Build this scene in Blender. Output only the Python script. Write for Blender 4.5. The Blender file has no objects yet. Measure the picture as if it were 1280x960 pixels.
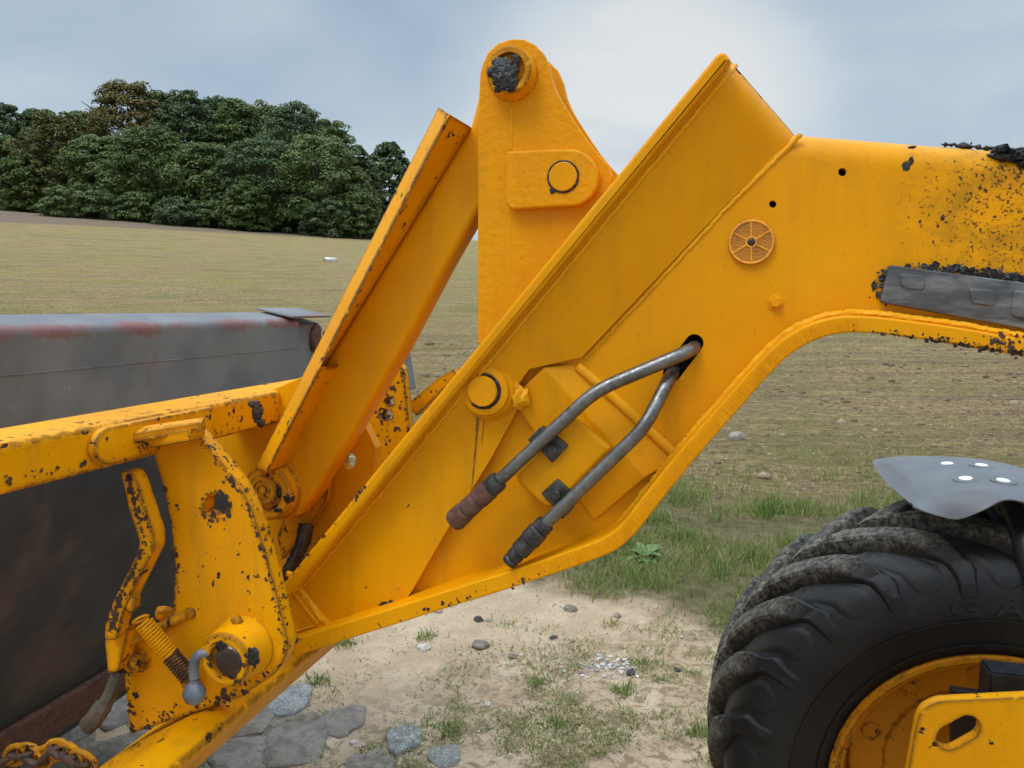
import bpy, bmesh, math, random
import numpy as np
from mathutils import Vector, Matrix, noise

random.seed(7)
RNG = np.random.default_rng(11)
C = bpy.context.scene.collection
SC = bpy.context.scene

# ------------------------------------------------------------------ camera
F = 961.0                                  # focal length in photo pixels (1280 wide)
PITCH = math.atan(95 / F)
YAW = math.atan2(260, math.hypot(F, 95))
H = 1.59
cam_d = bpy.data.cameras.new('camera')
cam_d.sensor_width = 36.0
cam_d.lens = F / 1280 * 36.0
cam_d.clip_start = 0.05
cam_d.clip_end = 2000
cam = bpy.data.objects.new('camera', cam_d)
C.objects.link(cam)
cam.location = (0, 0, H)
cam.rotation_euler = (math.pi / 2 - PITCH, 0, YAW)
SC.camera = cam

# ------------------------------------------------------------------ render settings
SC.render.engine = 'CYCLES'
SC.cycles.use_denoising = True
SC.cycles.max_bounces = 6
SC.cycles.diffuse_bounces = 3
SC.cycles.glossy_bounces = 3
SC.cycles.transparent_max_bounces = 4
SC.view_settings.view_transform = 'Standard'
SC.view_settings.look = 'None'
SC.view_settings.gamma = 1.0
SC.cycles.use_adaptive_sampling = True
SC.cycles.adaptive_threshold = 0.03
SC.view_settings.exposure = 0.32
SC.view_settings.use_curve_mapping = False

# ------------------------------------------------------------------ sky and sun
SUN_EL = math.radians(58)
SUN_AZ = math.radians(215)                 # compass angle from +Y, clockwise: behind the camera, slightly left
world = bpy.data.worlds.new('World')
SC.world = world
world.use_nodes = True
wt = world.node_tree
wt.nodes.clear()


def wn(t, **k):
    n = wt.nodes.new(t)
    for a, b in k.items():
        setattr(n, a, b)
    return n


w_out = wn('ShaderNodeOutputWorld')
w_bg = wn('ShaderNodeBackground')
w_bg.inputs['Strength'].default_value = 0.09
w_sky = wn('ShaderNodeTexSky', sky_type='NISHITA', sun_disc=False)
w_sky.sun_elevation = SUN_EL
w_sky.sun_rotation = SUN_AZ
w_tc = wn('ShaderNodeTexCoord')
w_map = wn('ShaderNodeMapping')
w_map.inputs['Scale'].default_value = (1.0, 1.0, 2.6)
w_n1 = wn('ShaderNodeTexNoise')
w_n1.inputs['Scale'].default_value = 2.1
w_n1.inputs['Detail'].default_value = 6
w_n1.inputs['Roughness'].default_value = 0.45
w_n1.inputs['Distortion'].default_value = 0.3
w_n2 = wn('ShaderNodeTexNoise')
w_n2.inputs['Scale'].default_value = 2.4
w_n2.inputs['Detail'].default_value = 4
w_r1 = wn('ShaderNodeValToRGB')            # grey and pale cloud tones
e = w_r1.color_ramp.elements
e[0].position, e[0].color = 0.30, (3.3, 4.25, 5.4, 1)
e[1].position, e[1].color = 0.72, (6.0, 6.7, 7.2, 1)
m = e.new(0.52)
m.color = (4.5, 5.35, 6.15, 1)
# the break in the cloud low behind the machine
w_dot = wn('ShaderNodeVectorMath', operation='DOT_PRODUCT')
w_dr = wn('ShaderNodeMapRange')
w_dr.interpolation_type = 'SMOOTHERSTEP'
w_dr.inputs['From Min'].default_value = 0.962
w_dr.inputs['From Max'].default_value = 0.997
w_dmul = wn('ShaderNodeMath', operation='MULTIPLY')
w_dn = wn('ShaderNodeMapRange')
w_dn.inputs['From Min'].default_value = 0.3
w_dn.inputs['From Max'].default_value = 0.58
w_brk = wn('ShaderNodeMixRGB')
w_brk.inputs['Color2'].default_value = (7.3, 7.5, 7.4, 1)
# overcast sky: brighter towards the zenith
w_sep = wn('ShaderNodeSeparateXYZ')
w_zr = wn('ShaderNodeMapRange')
w_zr.interpolation_type = 'SMOOTHSTEP'
w_zr.inputs['From Min'].default_value = 0.36
w_zr.inputs['From Max'].default_value = 1.0
w_zr.inputs['To Min'].default_value = 1.0
w_zr.inputs['To Max'].default_value = 4.4
w_zm = wn('ShaderNodeVectorMath', operation='SCALE')
w_cov = wn('ShaderNodeMixRGB')
w_cov.inputs['Fac'].default_value = 0.86
L = wt.links.new
L(w_tc.outputs['Generated'], w_map.inputs['Vector'])
L(w_map.outputs['Vector'], w_n1.inputs['Vector'])
L(w_map.outputs['Vector'], w_n2.inputs['Vector'])
L(w_n1.outputs['Fac'], w_r1.inputs['Fac'])
L(w_tc.outputs['Generated'], w_dot.inputs[0])
L(w_dot.outputs['Value'], w_dr.inputs['Value'])
L(w_n2.outputs['Fac'], w_dn.inputs['Value'])
L(w_dr.outputs['Result'], w_dmul.inputs[0])
L(w_dn.outputs['Result'], w_dmul.inputs[1])
L(w_dmul.outputs['Value'], w_brk.inputs['Fac'])
L(w_r1.outputs['Color'], w_brk.inputs['Color1'])
L(w_sky.outputs['Color'], w_cov.inputs['Color1'])
L(w_brk.outputs['Color'], w_cov.inputs['Color2'])
L(w_tc.outputs['Generated'], w_sep.inputs['Vector'])
L(w_sep.outputs['Z'], w_zr.inputs['Value'])
L(w_cov.outputs['Color'], w_zm.inputs[0])
L(w_zr.outputs['Result'], w_zm.inputs['Scale'])
L(w_zm.outputs['Vector'], w_bg.inputs['Color'])
L(w_bg.outputs['Background'], w_out.inputs['Surface'])

sun_d = bpy.data.lights.new('sun', 'SUN')
sun_d.energy = 1.1
sun_d.angle = math.radians(25)
sun_d.color = (1.0, 0.96, 0.9)
sun = bpy.data.objects.new('sun', sun_d)
C.objects.link(sun)
sdir = Vector((math.sin(SUN_AZ) * math.cos(SUN_EL), math.cos(SUN_AZ) * math.cos(SUN_EL), math.sin(SUN_EL)))
sun.rotation_euler = sdir.to_track_quat('Z', 'Y').to_euler()

# ------------------------------------------------------------------ geometry of the view (used only to place things)
FWD = Vector((-math.sin(YAW) * math.cos(PITCH), math.cos(YAW) * math.cos(PITCH), -math.sin(PITCH)))
RIGHT = Vector((math.cos(YAW), math.sin(YAW), 0))
UP = RIGHT.cross(FWD)
FLAT = Vector((-math.sin(YAW), math.cos(YAW), 0))


def ray(x, y):
    return FWD + RIGHT * ((x - 640) / F) + UP * ((480 - y) / F)


def P(x, y, Y):
    """point of the vertical plane Y = const seen at photo position (x, y)"""
    r = ray(x, y)
    return r * (Y / r.y) + Vector((0, 0, H))


def PW(x, y, w):
    """point at forward distance w"""
    r = ray(x, y)
    return r * (w / r.dot(FLAT)) + Vector((0, 0, H))


def G(x, y, z=0.0):
    r = ray(x, y)
    return r * ((z - H) / r.z) + Vector((0, 0, H))


def M(x, y, Y):
    """metres per photo pixel there"""
    return (P(x, y, Y) - Vector((0, 0, H))).dot(FWD) / F


bright_dir = ray(800, 190).normalized()
w_dot.inputs[1].default_value = bright_dir

# ------------------------------------------------------------------ material helpers
class Mat:
    def __init__(self, name):
        self.m = bpy.data.materials.new(name)
        self.m.use_nodes = True
        self.t = self.m.node_tree
        self.b = self.t.nodes['Principled BSDF']
        self.tc = self.t.nodes.new('ShaderNodeTexCoord')

    def n(self, t, ins=None, **k):
        nd = self.t.nodes.new(t)
        for a, b in k.items():
            setattr(nd, a, b)
        for a, b in (ins or {}).items():
            self.set(nd.inputs[a], b)
        return nd

    def set(self, sock, v):
        if hasattr(v, 'is_linked') and hasattr(v, 'node'):
            self.t.links.new(v, sock)
        else:
            if isinstance(v, tuple) and len(v) == 3 and sock.type == 'RGBA':
                v = (*v, 1)
            sock.default_value = v

    def bs(self, **k):
        for a, v in k.items():
            self.set(self.b.inputs[a.replace('_', ' ')], v)

    def noise(self, scale, detail=4, rough=0.5, dist=0.0, vec=None, out='Fac'):
        nd = self.n('ShaderNodeTexNoise', {'Scale': scale, 'Detail': detail, 'Roughness': rough, 'Distortion': dist,
                                           'Vector': vec if vec is not None else self.tc.outputs['Object']})
        return nd.outputs[out]

    def map(self, scale=(1, 1, 1), rot=(0, 0, 0), loc=(0, 0, 0)):
        return self.n('ShaderNodeMapping', {'Vector': self.tc.outputs['Object'], 'Scale': scale, 'Rotation': rot, 'Location': loc}).outputs[0]

    def rng(self, v, a, b, c=0.0, d=1.0, smooth=True):
        nd = self.n('ShaderNodeMapRange', {'Value': v, 'From Min': a, 'From Max': b, 'To Min': c, 'To Max': d})
        nd.interpolation_type = 'SMOOTHSTEP' if smooth else 'LINEAR'
        return nd.outputs[0]

    def mix(self, f, a, b, mode='MIX'):
        nd = self.n('ShaderNodeMixRGB', {'Fac': f, 'Color1': a, 'Color2': b}, blend_type=mode)
        return nd.outputs[0]

    def op(self, o, a, b=0.0):
        nd = self.n('ShaderNodeMath', operation=o)
        self.set(nd.inputs[0], a)
        self.set(nd.inputs[1], b)
        return nd.outputs[0]

    def bump(self, h, strength=0.3, dist=0.01, normal=None):
        nd = self.n('ShaderNodeBump', {'Height': h, 'Strength': strength, 'Distance': dist})
        if normal is not None:
            self.set(nd.inputs['Normal'], normal)
        return nd.outputs[0]

    def edge(self, radius):
        bv = self.n('ShaderNodeBevel', {'Radius': radius}, samples=2)
        ge = self.n('ShaderNodeNewGeometry')
        d = self.n('ShaderNodeVectorMath', operation='DOT_PRODUCT')
        self.set(d.inputs[0], bv.outputs[0])
        self.set(d.inputs[1], ge.outputs['Normal'])
        return self.op('SUBTRACT', 1.0, d.outputs['Value'])


YEL = (0.74, 0.305, 0.0002)


def paint(name, bd=0.0035, chip=0.74, edge=0.0, peel=0.25, grime=0.0, tint=YEL, grease=None):
    """thick hand-brushed machine enamel; chip: noise level above which it has come off; edge: wear along edges"""
    a = Mat(name)
    big = a.noise(2.2, 3)
    c2 = (tint[0] * 0.93, tint[1] * 0.9, tint[2])
    c3 = (min(1, tint[0] * 1.06), tint[1] * 1.1, tint[2] * 1.5)
    col = a.mix(a.rng(big, 0.35, 0.65), c2, c3)
    # faint weathering, dust and rain tracks
    trk = a.noise(1.0, 5, 0.6, vec=a.map((26, 26, 3.5)))
    col = a.mix(a.rng(trk, 0.48, 0.78, 0, 0.3 + grime), col, (0.36, 0.17, 0.012))
    # chalked, sun-faded patches and a film of dust
    fad = a.noise(3.4, 6, 0.7, 0.6)
    col = a.mix(a.rng(fad, 0.5, 0.72, 0, 0.34), col, (tint[0] * 0.99, tint[1] * 1.16, 0.003))
    dus = a.noise(7.5, 7, 0.72, 0.4)
    col = a.mix(a.rng(dus, 0.5, 0.74, 0, 0.2), col, (0.42, 0.18, 0.012))
    scr = a.noise(1.0, 4, 0.7, 0.9, a.map((7, 60, 90), (0.3, 0.7, 0.2)))
    col = a.mix(a.rng(scr, 0.70, 0.73, 0, 0.35), col, (0.34, 0.15, 0.015))
    spk = a.noise(190, 2)
    col = a.mix(a.rng(spk, 0.66, 0.75, 0, 0.3), col, (0.25, 0.1, 0.01))
    n1 = a.noise(62, 5, 0.62, 0.5)
    n2 = a.noise(9, 3, 0.5)
    lvl = a.op('ADD', a.op('MULTIPLY', n1, 0.72), a.op('MULTIPLY', n2, 0.28))
    if edge > 0:
        ed = a.rng(a.edge(0.012), 0.004, 0.11, 0, edge)
        lvl = a.op('ADD', lvl, ed)
    ch = a.rng(lvl, chip, chip + 0.012)
    rim = a.rng(lvl, chip - 0.014, chip)
    rust = a.mix(a.noise(130, 4), (0.012, 0.009, 0.009), (0.065, 0.026, 0.014))
    col = a.mix(a.op('MULTIPLY', rim, 0.45), col, (0.75, 0.40, 0.06))
    col = a.mix(ch, col, rust)
    ro = a.op('ADD', a.rng(a.noise(14, 4), 0.3, 0.7, 0.36, 0.5), a.op('MULTIPLY', ch, 0.35))
    pe = a.op('ADD', a.op('MULTIPLY', a.noise(95, 3), peel), a.op('MULTIPLY', a.noise(22, 3), peel * 0.8))
    h = a.op('SUBTRACT', pe, a.op('MULTIPLY', ch, 0.6))
    if grease:
        ctr, r0, r1 = grease
        dv = a.n('ShaderNodeVectorMath', operation='DISTANCE')
        a.set(dv.inputs[0], a.tc.outputs['Object'])
        dv.inputs[1].default_value = ctr
        ds = dv.outputs['Value']
        near = a.rng(ds, r1, r0)
        film = a.rng(a.noise(16, 6, 0.7, 0.6), 0.34, 0.62)
        col = a.mix(a.op('MULTIPLY', a.op('MULTIPLY', near, film), 0.72), col, (0.30, 0.15, 0.008))
        sp = a.op('ADD', a.noise(190, 4, 0.65, 0.6), a.op('MULTIPLY', near, 0.13))
        sp = a.op('ADD', sp, a.op('MULTIPLY', a.noise(11, 2), 0.1))
        spm = a.op('MULTIPLY', a.rng(sp, 0.745, 0.78), a.rng(near, 0.05, 0.3))
        col = a.mix(spm, col, (0.06, 0.03, 0.012))
        h = a.op('ADD', h, a.op('MULTIPLY', near, a.op('MULTIPLY', a.noise(60, 3), 0.7)))
    a.bs(Base_Color=col, Roughness=ro, Normal=a.bump(h, 0.35, bd), Specular_IOR_Level=0.15)
    return a.m


def simple(name, c1, c2, scale=20, rough=(0.5, 0.7), metal=0.0, bump=0.2, bdist=0.003, spec=0.5, vec=None, c3=None):
    a = Mat(name)
    v = a.map(vec) if vec else None
    n = a.noise(scale, 5, 0.6, 0.2, v)
    col = a.mix(a.rng(n, 0.35, 0.65), c1, c2)
    if c3:
        col = a.mix(a.rng(a.noise(scale * 0.35, 5, 0.65, 0.5), 0.52, 0.62), col, c3)
    a.bs(Base_Color=col, Roughness=a.rng(a.noise(scale * 1.7, 3), 0.3, 0.7, *rough), Metallic=metal,
         Specular_IOR_Level=spec, Normal=a.bump(a.noise(scale * 2.5, 4), bump, bdist))
    return a.m


MT = {}
MT['paint'] = paint('yellow_enamel', chip=0.70, edge=0.05)
MT['paint_boom'] = paint('yellow_enamel_boom_tube', chip=0.71, edge=0.0, grease=(P(1262, 262, 1.17), 0.03, 0.2))
MT['paint_rim'] = paint('yellow_enamel_wheel_shaded', chip=0.61, edge=0.1, tint=(0.55, 0.21, 0.005))  # darker tint paints in the shade inside the wheel dish
MT['chipped'] = paint('yellow_enamel_chipped', chip=0.615, edge=0.19, peel=0.35, grime=0.12)
MT['worn'] = paint('yellow_enamel_worn', chip=0.585, edge=0.2, peel=0.45, grime=0.2)
MT['chip'] = simple('bare_rusty_metal', (0.022, 0.013, 0.010), (0.085, 0.036, 0.02), 120, (0.6, 0.85), bump=0.5)
MT['runs'] = simple('rust_run_stain', (0.14, 0.05, 0.006), (0.36, 0.14, 0.006), 60, (0.6, 0.8), bump=0.2)
MT['cast'] = paint('yellow_enamel_cast', chip=0.72, edge=0.03, peel=0.9, bd=0.0055)
MT['weld'] = paint('yellow_enamel_weld', chip=0.72, peel=0.7, tint=(0.80, 0.36, 0.006))
MT['grease'] = simple('black_grease', (0.006, 0.006, 0.007), (0.02, 0.019, 0.018), 60, (0.25, 0.5), bump=0.9, bdist=0.006)
MT['rubber'] = None
MT['pad'] = simple('dark_wear_pad', (0.05, 0.054, 0.058), (0.16, 0.165, 0.17), 14, (0.45, 0.65), bump=0.3, vec=(1, 1, 3.5), c3=(0.03, 0.033, 0.036))
MT['steel'] = simple('galvanised_steel_pipe', (0.22, 0.22, 0.212), (0.165, 0.165, 0.16), 60, (0.28, 0.5), metal=0.85, bump=0.25, c3=(0.12, 0.118, 0.112))
MT['fitting'] = simple('blackened_steel', (0.035, 0.036, 0.035), (0.09, 0.09, 0.085), 50, (0.4, 0.6), metal=0.6, bump=0.4)
MT['rust'] = simple('rusted_steel', (0.075, 0.03, 0.02), (0.14, 0.065, 0.042), 60, (0.7, 0.9), bump=0.6)
MT['dirtysteel'] = simple('dirty_bare_steel', (0.055, 0.045, 0.034), (0.11, 0.09, 0.066), 30, (0.6, 0.8), bump=0.6)
MT['blackrod'] = simple('dark_oily_pin', (0.018, 0.014, 0.012), (0.05, 0.035, 0.028), 30, (0.2, 0.4), bump=0.3)
MT['greyplastic'] = simple('grey_plastic', (0.10, 0.106, 0.114), (0.125, 0.132, 0.14), 9, (0.38, 0.46), bump=0.08)
MT['white'] = simple('white_plastic', (0.75, 0.77, 0.78), (0.85, 0.86, 0.86), 20, (0.35, 0.4), bump=0.02)
MT['blackmetal'] = simple('black_painted_metal', (0.012, 0.012, 0.013), (0.022, 0.022, 0.024), 20, (0.4, 0.55), bump=0.1)
MT['zinc'] = simple('grey_zinc', (0.14, 0.16, 0.19), (0.22, 0.24, 0.27), 40, (0.45, 0.6), metal=0.3, bump=0.3)
MT['hole'] = simple('bore_shade', (0.006, 0.004, 0.003), (0.014, 0.009, 0.006), 30, (0.8, 0.9), bump=0.1)  # near black, paints the shade inside holes


def bucket_mat():
    a = Mat('grey_bucket_enamel')
    col = a.mix(a.rng(a.noise(5, 5, 0.6), 0.35, 0.65), (0.125, 0.13, 0.135), (0.19, 0.19, 0.185))
    col = a.mix(a.rng(a.noise(1.0, 5, 0.65, vec=a.map((16, 4, 9))), 0.5, 0.75, 0, 0.55), col, (0.17, 0.15, 0.115))
    ed = a.rng(a.edge(0.04), 0.0, 0.2)
    sp_ = a.n('ShaderNodeSeparateXYZ', {'Vector': a.tc.outputs['Object']})
    e0 = P(0, 411, 1.10)
    dx_ = a.op('SUBTRACT', sp_.outputs[0], e0.x - 0.006)
    dz_ = a.op('SUBTRACT', sp_.outputs[2], e0.z - 0.006)
    de = a.op('SQRT', a.op('ADD', a.op('MULTIPLY', dx_, dx_), a.op('MULTIPLY', dz_, dz_)))
    rub = a.rng(de, 0.045, 0.0, 0, 0.22)
    lvl = a.op('ADD', a.noise(7, 6, 0.7, 0.3), a.op('ADD', a.op('MULTIPLY', ed, 0.1), rub))
    col = a.mix(a.rng(lvl, 0.62, 0.76, 0, 0.75), col, (0.22, 0.055, 0.04))
    sc = a.noise(1.0, 6, 0.75, 0.8, a.map((10, 70, 40)))
    col = a.mix(a.rng(sc, 0.66, 0.72, 0, 0.7), col, (0.07, 0.055, 0.045))
    col = a.mix(a.rng(a.noise(85, 3), 0.71, 0.74), col, (0.30, 0.3, 0.29))
    a.bs(Base_Color=col, Roughness=a.rng(a.noise(20, 3), 0.3, 0.7, 0.42, 0.62), Normal=a.bump(a.noise(30, 5), 0.2, 0.004))
    return a.m


MT['bucket'] = bucket_mat()
MT['bucket_back'] = simple('shaded_bucket_back', (0.02, 0.021, 0.022), (0.034, 0.034, 0.034), 4, (0.6, 0.75), bump=0.2, c3=(0.075, 0.05, 0.04))  # grey darkened to paint in the cross tube's shade, plus rust patches


def rubber_mat():
    a = Mat('tyre_rubber')
    ge = a.n('ShaderNodeNewGeometry')
    sep = a.n('ShaderNodeSeparateXYZ', {'Vector': a.tc.outputs['Object']})
    x, y, z = sep.outputs
    rad = a.op('SQRT', a.op('ADD', a.op('MULTIPLY', x, x), a.op('MULTIPLY', z, z)))
    worn = a.rng(rad, 0.52, 0.578)
    tex = a.noise(75, 7, 0.75, 0.6)
    dust = a.op('MULTIPLY', worn, a.rng(tex, 0.36, 0.62))
    base = a.mix(a.rng(a.noise(6, 4), 0.35, 0.65), (0.007, 0.007, 0.0075), (0.0135, 0.0135, 0.0135))
    dusty = a.mix(a.rng(a.noise(55, 5, 0.7), 0.36, 0.62), (0.06, 0.056, 0.046), (0.30, 0.275, 0.215))
    col = a.mix(dust, base, dusty)
    mud = a.op('MULTIPLY', a.rng(a.noise(9, 6, 0.65), 0.56, 0.74), 0.25)
    col = a.mix(mud, col, (0.06, 0.054, 0.044))
    h = a.op('ADD', a.op('MULTIPLY', tex, a.rng(worn, 0, 1, 0.12, 1.0)), 0.0)
    a.bs(Base_Color=col, Roughness=a.rng(dust, 0, 1, 0.5, 0.9), Specular_IOR_Level=0.35, Normal=a.bump(h, 0.75, 0.012))
    return a.m


MT['rubber'] = rubber_mat()


def amber_mat(name, c):
    a = Mat(name)
    v = a.n('ShaderNodeTexVoronoi', {'Scale': 420.0, 'Vector': a.tc.outputs['Object']})
    a.bs(Base_Color=a.mix(a.rng(a.noise(50, 3), 0.4, 0.7), c, (c[0] * 0.75, c[1] * 0.7, c[2])), Roughness=0.32,
         Normal=a.bump(v.outputs['Distance'], 0.5, 0.002))
    return a.m


MT['amber'] = amber_mat('amber_reflector_lens', (0.46, 0.165, 0.004))
MT['amber_lite'] = amber_mat('amber_reflector_ribs', (0.80, 0.33, 0.015))


# ------------------------------------------------------------------ object helpers
def tag(o, label=None, cat=None, group=None, kind=None):
    if label: o['label'] = label
    if cat: o['category'] = cat
    if group: o['group'] = group
    if kind: o['kind'] = kind
    return o


def adopt(o, parent):
    bpy.context.view_layer.update()
    o.parent = parent
    o.matrix_parent_inverse = parent.matrix_world.inverted()


def link(name, me, mat, parent=None):
    o = bpy.data.objects.new(name, me)
    C.objects.link(o)
    if mat is not None:
        me.materials.append(mat)
    if parent is not None:
        o.parent = parent
        o.matrix_parent_inverse = WM(parent).inverted()
    return o


_wm = {}


def WM(o):
    if o.name not in _wm:
        _wm[o.name] = o.matrix_basis.copy() if o.parent is None else Matrix.Identity(4)
    return _wm[o.name]


def empty(name, loc, parent=None):
    o = bpy.data.objects.new(name, None)
    o.empty_display_size = 0.1
    C.objects.link(o)
    o.location = loc
    _wm[o.name] = Matrix.Translation(loc)
    if parent is not None:
        o.parent = parent
        o.matrix_parent_inverse = WM(parent).inverted()
    return o


def smooth(me, ang=32):
    me.shade_smooth()
    me.set_sharp_from_angle(angle=math.radians(ang))


def circ(cx, cy, r, n=32, ry=None, a0=0.0):
    ry = ry or r
    return [(cx + r * math.cos(a0 + 2 * math.pi * i / n), cy + ry * math.sin(a0 + 2 * math.pi * i / n)) for i in range(n)]


def capsule(ax, ay, bx, by, r, n=10):
    d = math.atan2(by - ay, bx - ax)
    out = []
    for i in range(n + 1):
        t = d + math.pi / 2 + math.pi * i / n
        out.append((ax + r * math.cos(t), ay + r * math.sin(t)))
    for i in range(n + 1):
        t = d - math.pi / 2 + math.pi * i / n
        out.append((bx + r * math.cos(t), by + r * math.sin(t)))
    return out


def rnd(pts, n=5):
    """pts: (x, y) or (x, y, radius): round the marked corners"""
    out = []
    k = len(pts)
    for i, p in enumerate(pts):
        if len(p) < 3 or p[2] <= 0:
            out.append((p[0], p[1]))
            continue
        a, b = pts[i - 1], pts[(i + 1) % k]
        v = Vector((p[0], p[1]))
        va, vb = Vector((a[0], a[1])) - v, Vector((b[0], b[1])) - v
        r = min(p[2], va.length * 0.49, vb.length * 0.49)
        q0, q1 = v + va.normalized() * r, v + vb.normalized() * r
        for j in range(n + 1):
            t = j / n
            q = q0 * (1 - t) ** 2 + v * 2 * t * (1 - t) + q1 * t * t
            out.append((q.x, q.y))
    return out


def strip(line, width, side=1):
    """closed outline of a band laid along one side of a polyline"""
    L_ = [Vector(p) for p in line]
    off = []
    for i, p in enumerate(L_):
        d = Vector((0, 0))
        if i > 0: d += (p - L_[i - 1]).normalized()
        if i < len(L_) - 1: d += (L_[i + 1] - p).normalized()
        d.normalize()
        nrm = Vector((-d.y, d.x)) * side
        off.append(p + nrm * width)
    return [tuple(p) for p in L_] + [tuple(p) for p in reversed(off)]


def spline(pts, n=8):
    """Catmull-Rom through points of any dimension"""
    P_ = [Vector(p) for p in pts]
    P_ = [P_[0] * 2 - P_[1]] + P_ + [P_[-1] * 2 - P_[-2]]
    out = []
    for i in range(1, len(P_) - 2):
        a, b, c, d = P_[i - 1:i + 3]
        for j in range(n):
            t = j / n
            out.append(0.5 * ((2 * b) + (c - a) * t + (2 * a - 5 * b + 4 * c - d) * t * t + (3 * b - a - 3 * c + d) * t ** 3))
    out.append(P_[-2])
    return out


def plate(name, pts, Y0, Y1, mat, parent=None, bev=0.002, holes=(), Yref=None, res=2):
    """flat plate whose outline is given at plane Yref (its near face), with depth Y0..Y1 and rounded arrises"""
    Yr = Y0 if Yref is None else Yref
    cu = bpy.data.curves.new('c', 'CURVE')
    cu.dimensions = '2D'
    cu.fill_mode = 'BOTH'
    cl_ = []
    for q in pts:
        if not cl_ or math.hypot(q[0] - cl_[-1][0], q[1] - cl_[-1][1]) > 0.8: cl_.append(q)
    pts = cl_
    th = abs(Y1 - Y0)
    bev = min(bev, th * 0.45)
    cu.extrude = th / 2 - bev
    cu.bevel_depth = bev
    cu.bevel_resolution = res
    cu.offset = -bev
    for ring in [pts, *holes]:
        s = cu.splines.new('POLY')
        s.points.add(len(ring) - 1)
        for i, q in enumerate(ring):
            v = P(q[0], q[1], Yr)
            s.points[i].co = (v.x, v.z, 0, 1)
        s.use_cyclic_u = True
    ob = bpy.data.objects.new('c', cu)
    me = bpy.data.meshes.new_from_object(ob)
    bpy.data.objects.remove(ob)
    bpy.data.curves.remove(cu)
    me.name = name
    Yc = (Y0 + Y1) / 2
    n = len(me.vertices)
    co = np.empty(n * 3, np.float32)
    me.vertices.foreach_get('co', co)
    co = co.reshape(-1, 3)
    new = np.stack([co[:, 0], Yc - co[:, 2], co[:, 1]], 1)
    me.vertices.foreach_set('co', new.ravel())
    me.materials.clear()
    me.shade_flat()
    me.update()
    return link(name, me, mat, parent)


def tube(name, pts, r, mat, parent=None, seg=12, jit=0.0, caps=True, radii=None):
    """tube through 3D points with optional uneven (hand-welded) radius"""
    pts = [Vector(p) for p in pts]
    me = bpy.data.meshes.new(name)
    vs, fs = [], []
    prev = None
    for i, p in enumerate(pts):
        t = (pts[min(i + 1, len(pts) - 1)] - pts[max(i - 1, 0)]).normalized()
        if prev is None:
            ref = Vector((0, 1, 0)) if abs(t.y) < 0.9 else Vector((1, 0, 0))
            u = t.cross(ref).normalized()
        else:
            u = (prev - t * prev.dot(t)).normalized()
        prev = u
        w = t.cross(u)
        rr = radii[i] if radii else r
        for k in range(seg):
            a = 2 * math.pi * k / seg
            q = rr * (1 + jit * noise.noise(p * 160 + Vector((0, 0, k * 0.7))))
            vs.append(p + (u * math.cos(a) + w * math.sin(a)) * q)
    for i in range(len(pts) - 1):
        for k in range(seg):
            a, b = i * seg + k, i * seg + (k + 1) % seg
            fs.append((a, b, b + seg, a + seg))
    if caps:
        fs.append(tuple(range(seg))[::-1])
        fs.append(tuple((len(pts) - 1) * seg + k for k in range(seg)))
    me.from_pydata(vs, [], fs)
    me.update()
    bm = bmesh.new(); bm.from_mesh(me); bmesh.ops.recalc_face_normals(bm, faces=bm.faces); bm.to_mesh(me); bm.free()
    smooth(me, 40)
    return link(name, me, mat, parent)


def lathe(name, ctr, prof, mat, parent=None, seg=40, axis=Vector((0, -1, 0)), jit=0.0):
    """profile of (radius, height along axis) turned about an axis through ctr (default: towards the viewer's side)"""
    ctr = Vector(ctr)
    axis = axis.normalized()
    u = axis.orthogonal().normalized()
    w = axis.cross(u)
    vs, fs = [], []
    for (r, h) in prof:
        for k in range(seg):
            a = 2 * math.pi * k / seg
            d = u * math.cos(a) + w * math.sin(a)
            q = r * (1 + jit * noise.noise(d * 3 + ctr * 50 + Vector((h * 40, 0, 0)))) if jit else r
            vs.append(ctr + d * q + axis * h)
    for i in range(len(prof) - 1):
        for k in range(seg):
            a, b = i * seg + k, i * seg + (k + 1) % seg
            fs.append((a, b, b + seg, a + seg))
    fs.append(tuple(range(seg))[::-1])
    fs.append(tuple((len(prof) - 1) * seg + k for k in range(seg)))
    me = bpy.data.meshes.new(name)
    me.from_pydata(vs, [], fs)
    bm = bmesh.new(); bm.from_mesh(me)
    bmesh.ops.recalc_face_normals(bm, faces=bm.faces)
    bm.to_mesh(me); bm.free()
    smooth(me, 32)
    return link(name, me, mat, parent)


def grid_mesh(name, rows, mat, parent=None, thick=0.0, ang=40):
    """surface through rows of 3D points"""
    nr, nc = len(rows), len(rows[0])
    vs = [v for r in rows for v in r]
    fs = [(i * nc + j, i * nc + j + 1, (i + 1) * nc + j + 1, (i + 1) * nc + j) for i in range(nr - 1) for j in range(nc - 1)]
    me = bpy.data.meshes.new(name)
    me.from_pydata(vs, [], fs)
    me.update()
    if thick:
        bm = bmesh.new(); bm.from_mesh(me)
        bmesh.ops.recalc_face_normals(bm, faces=bm.faces)
        bmesh.ops.solidify(bm, geom=bm.faces[:], thickness=thick)
        bm.to_mesh(me); bm.free()
    smooth(me, ang)
    return link(name, me, mat, parent)


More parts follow.
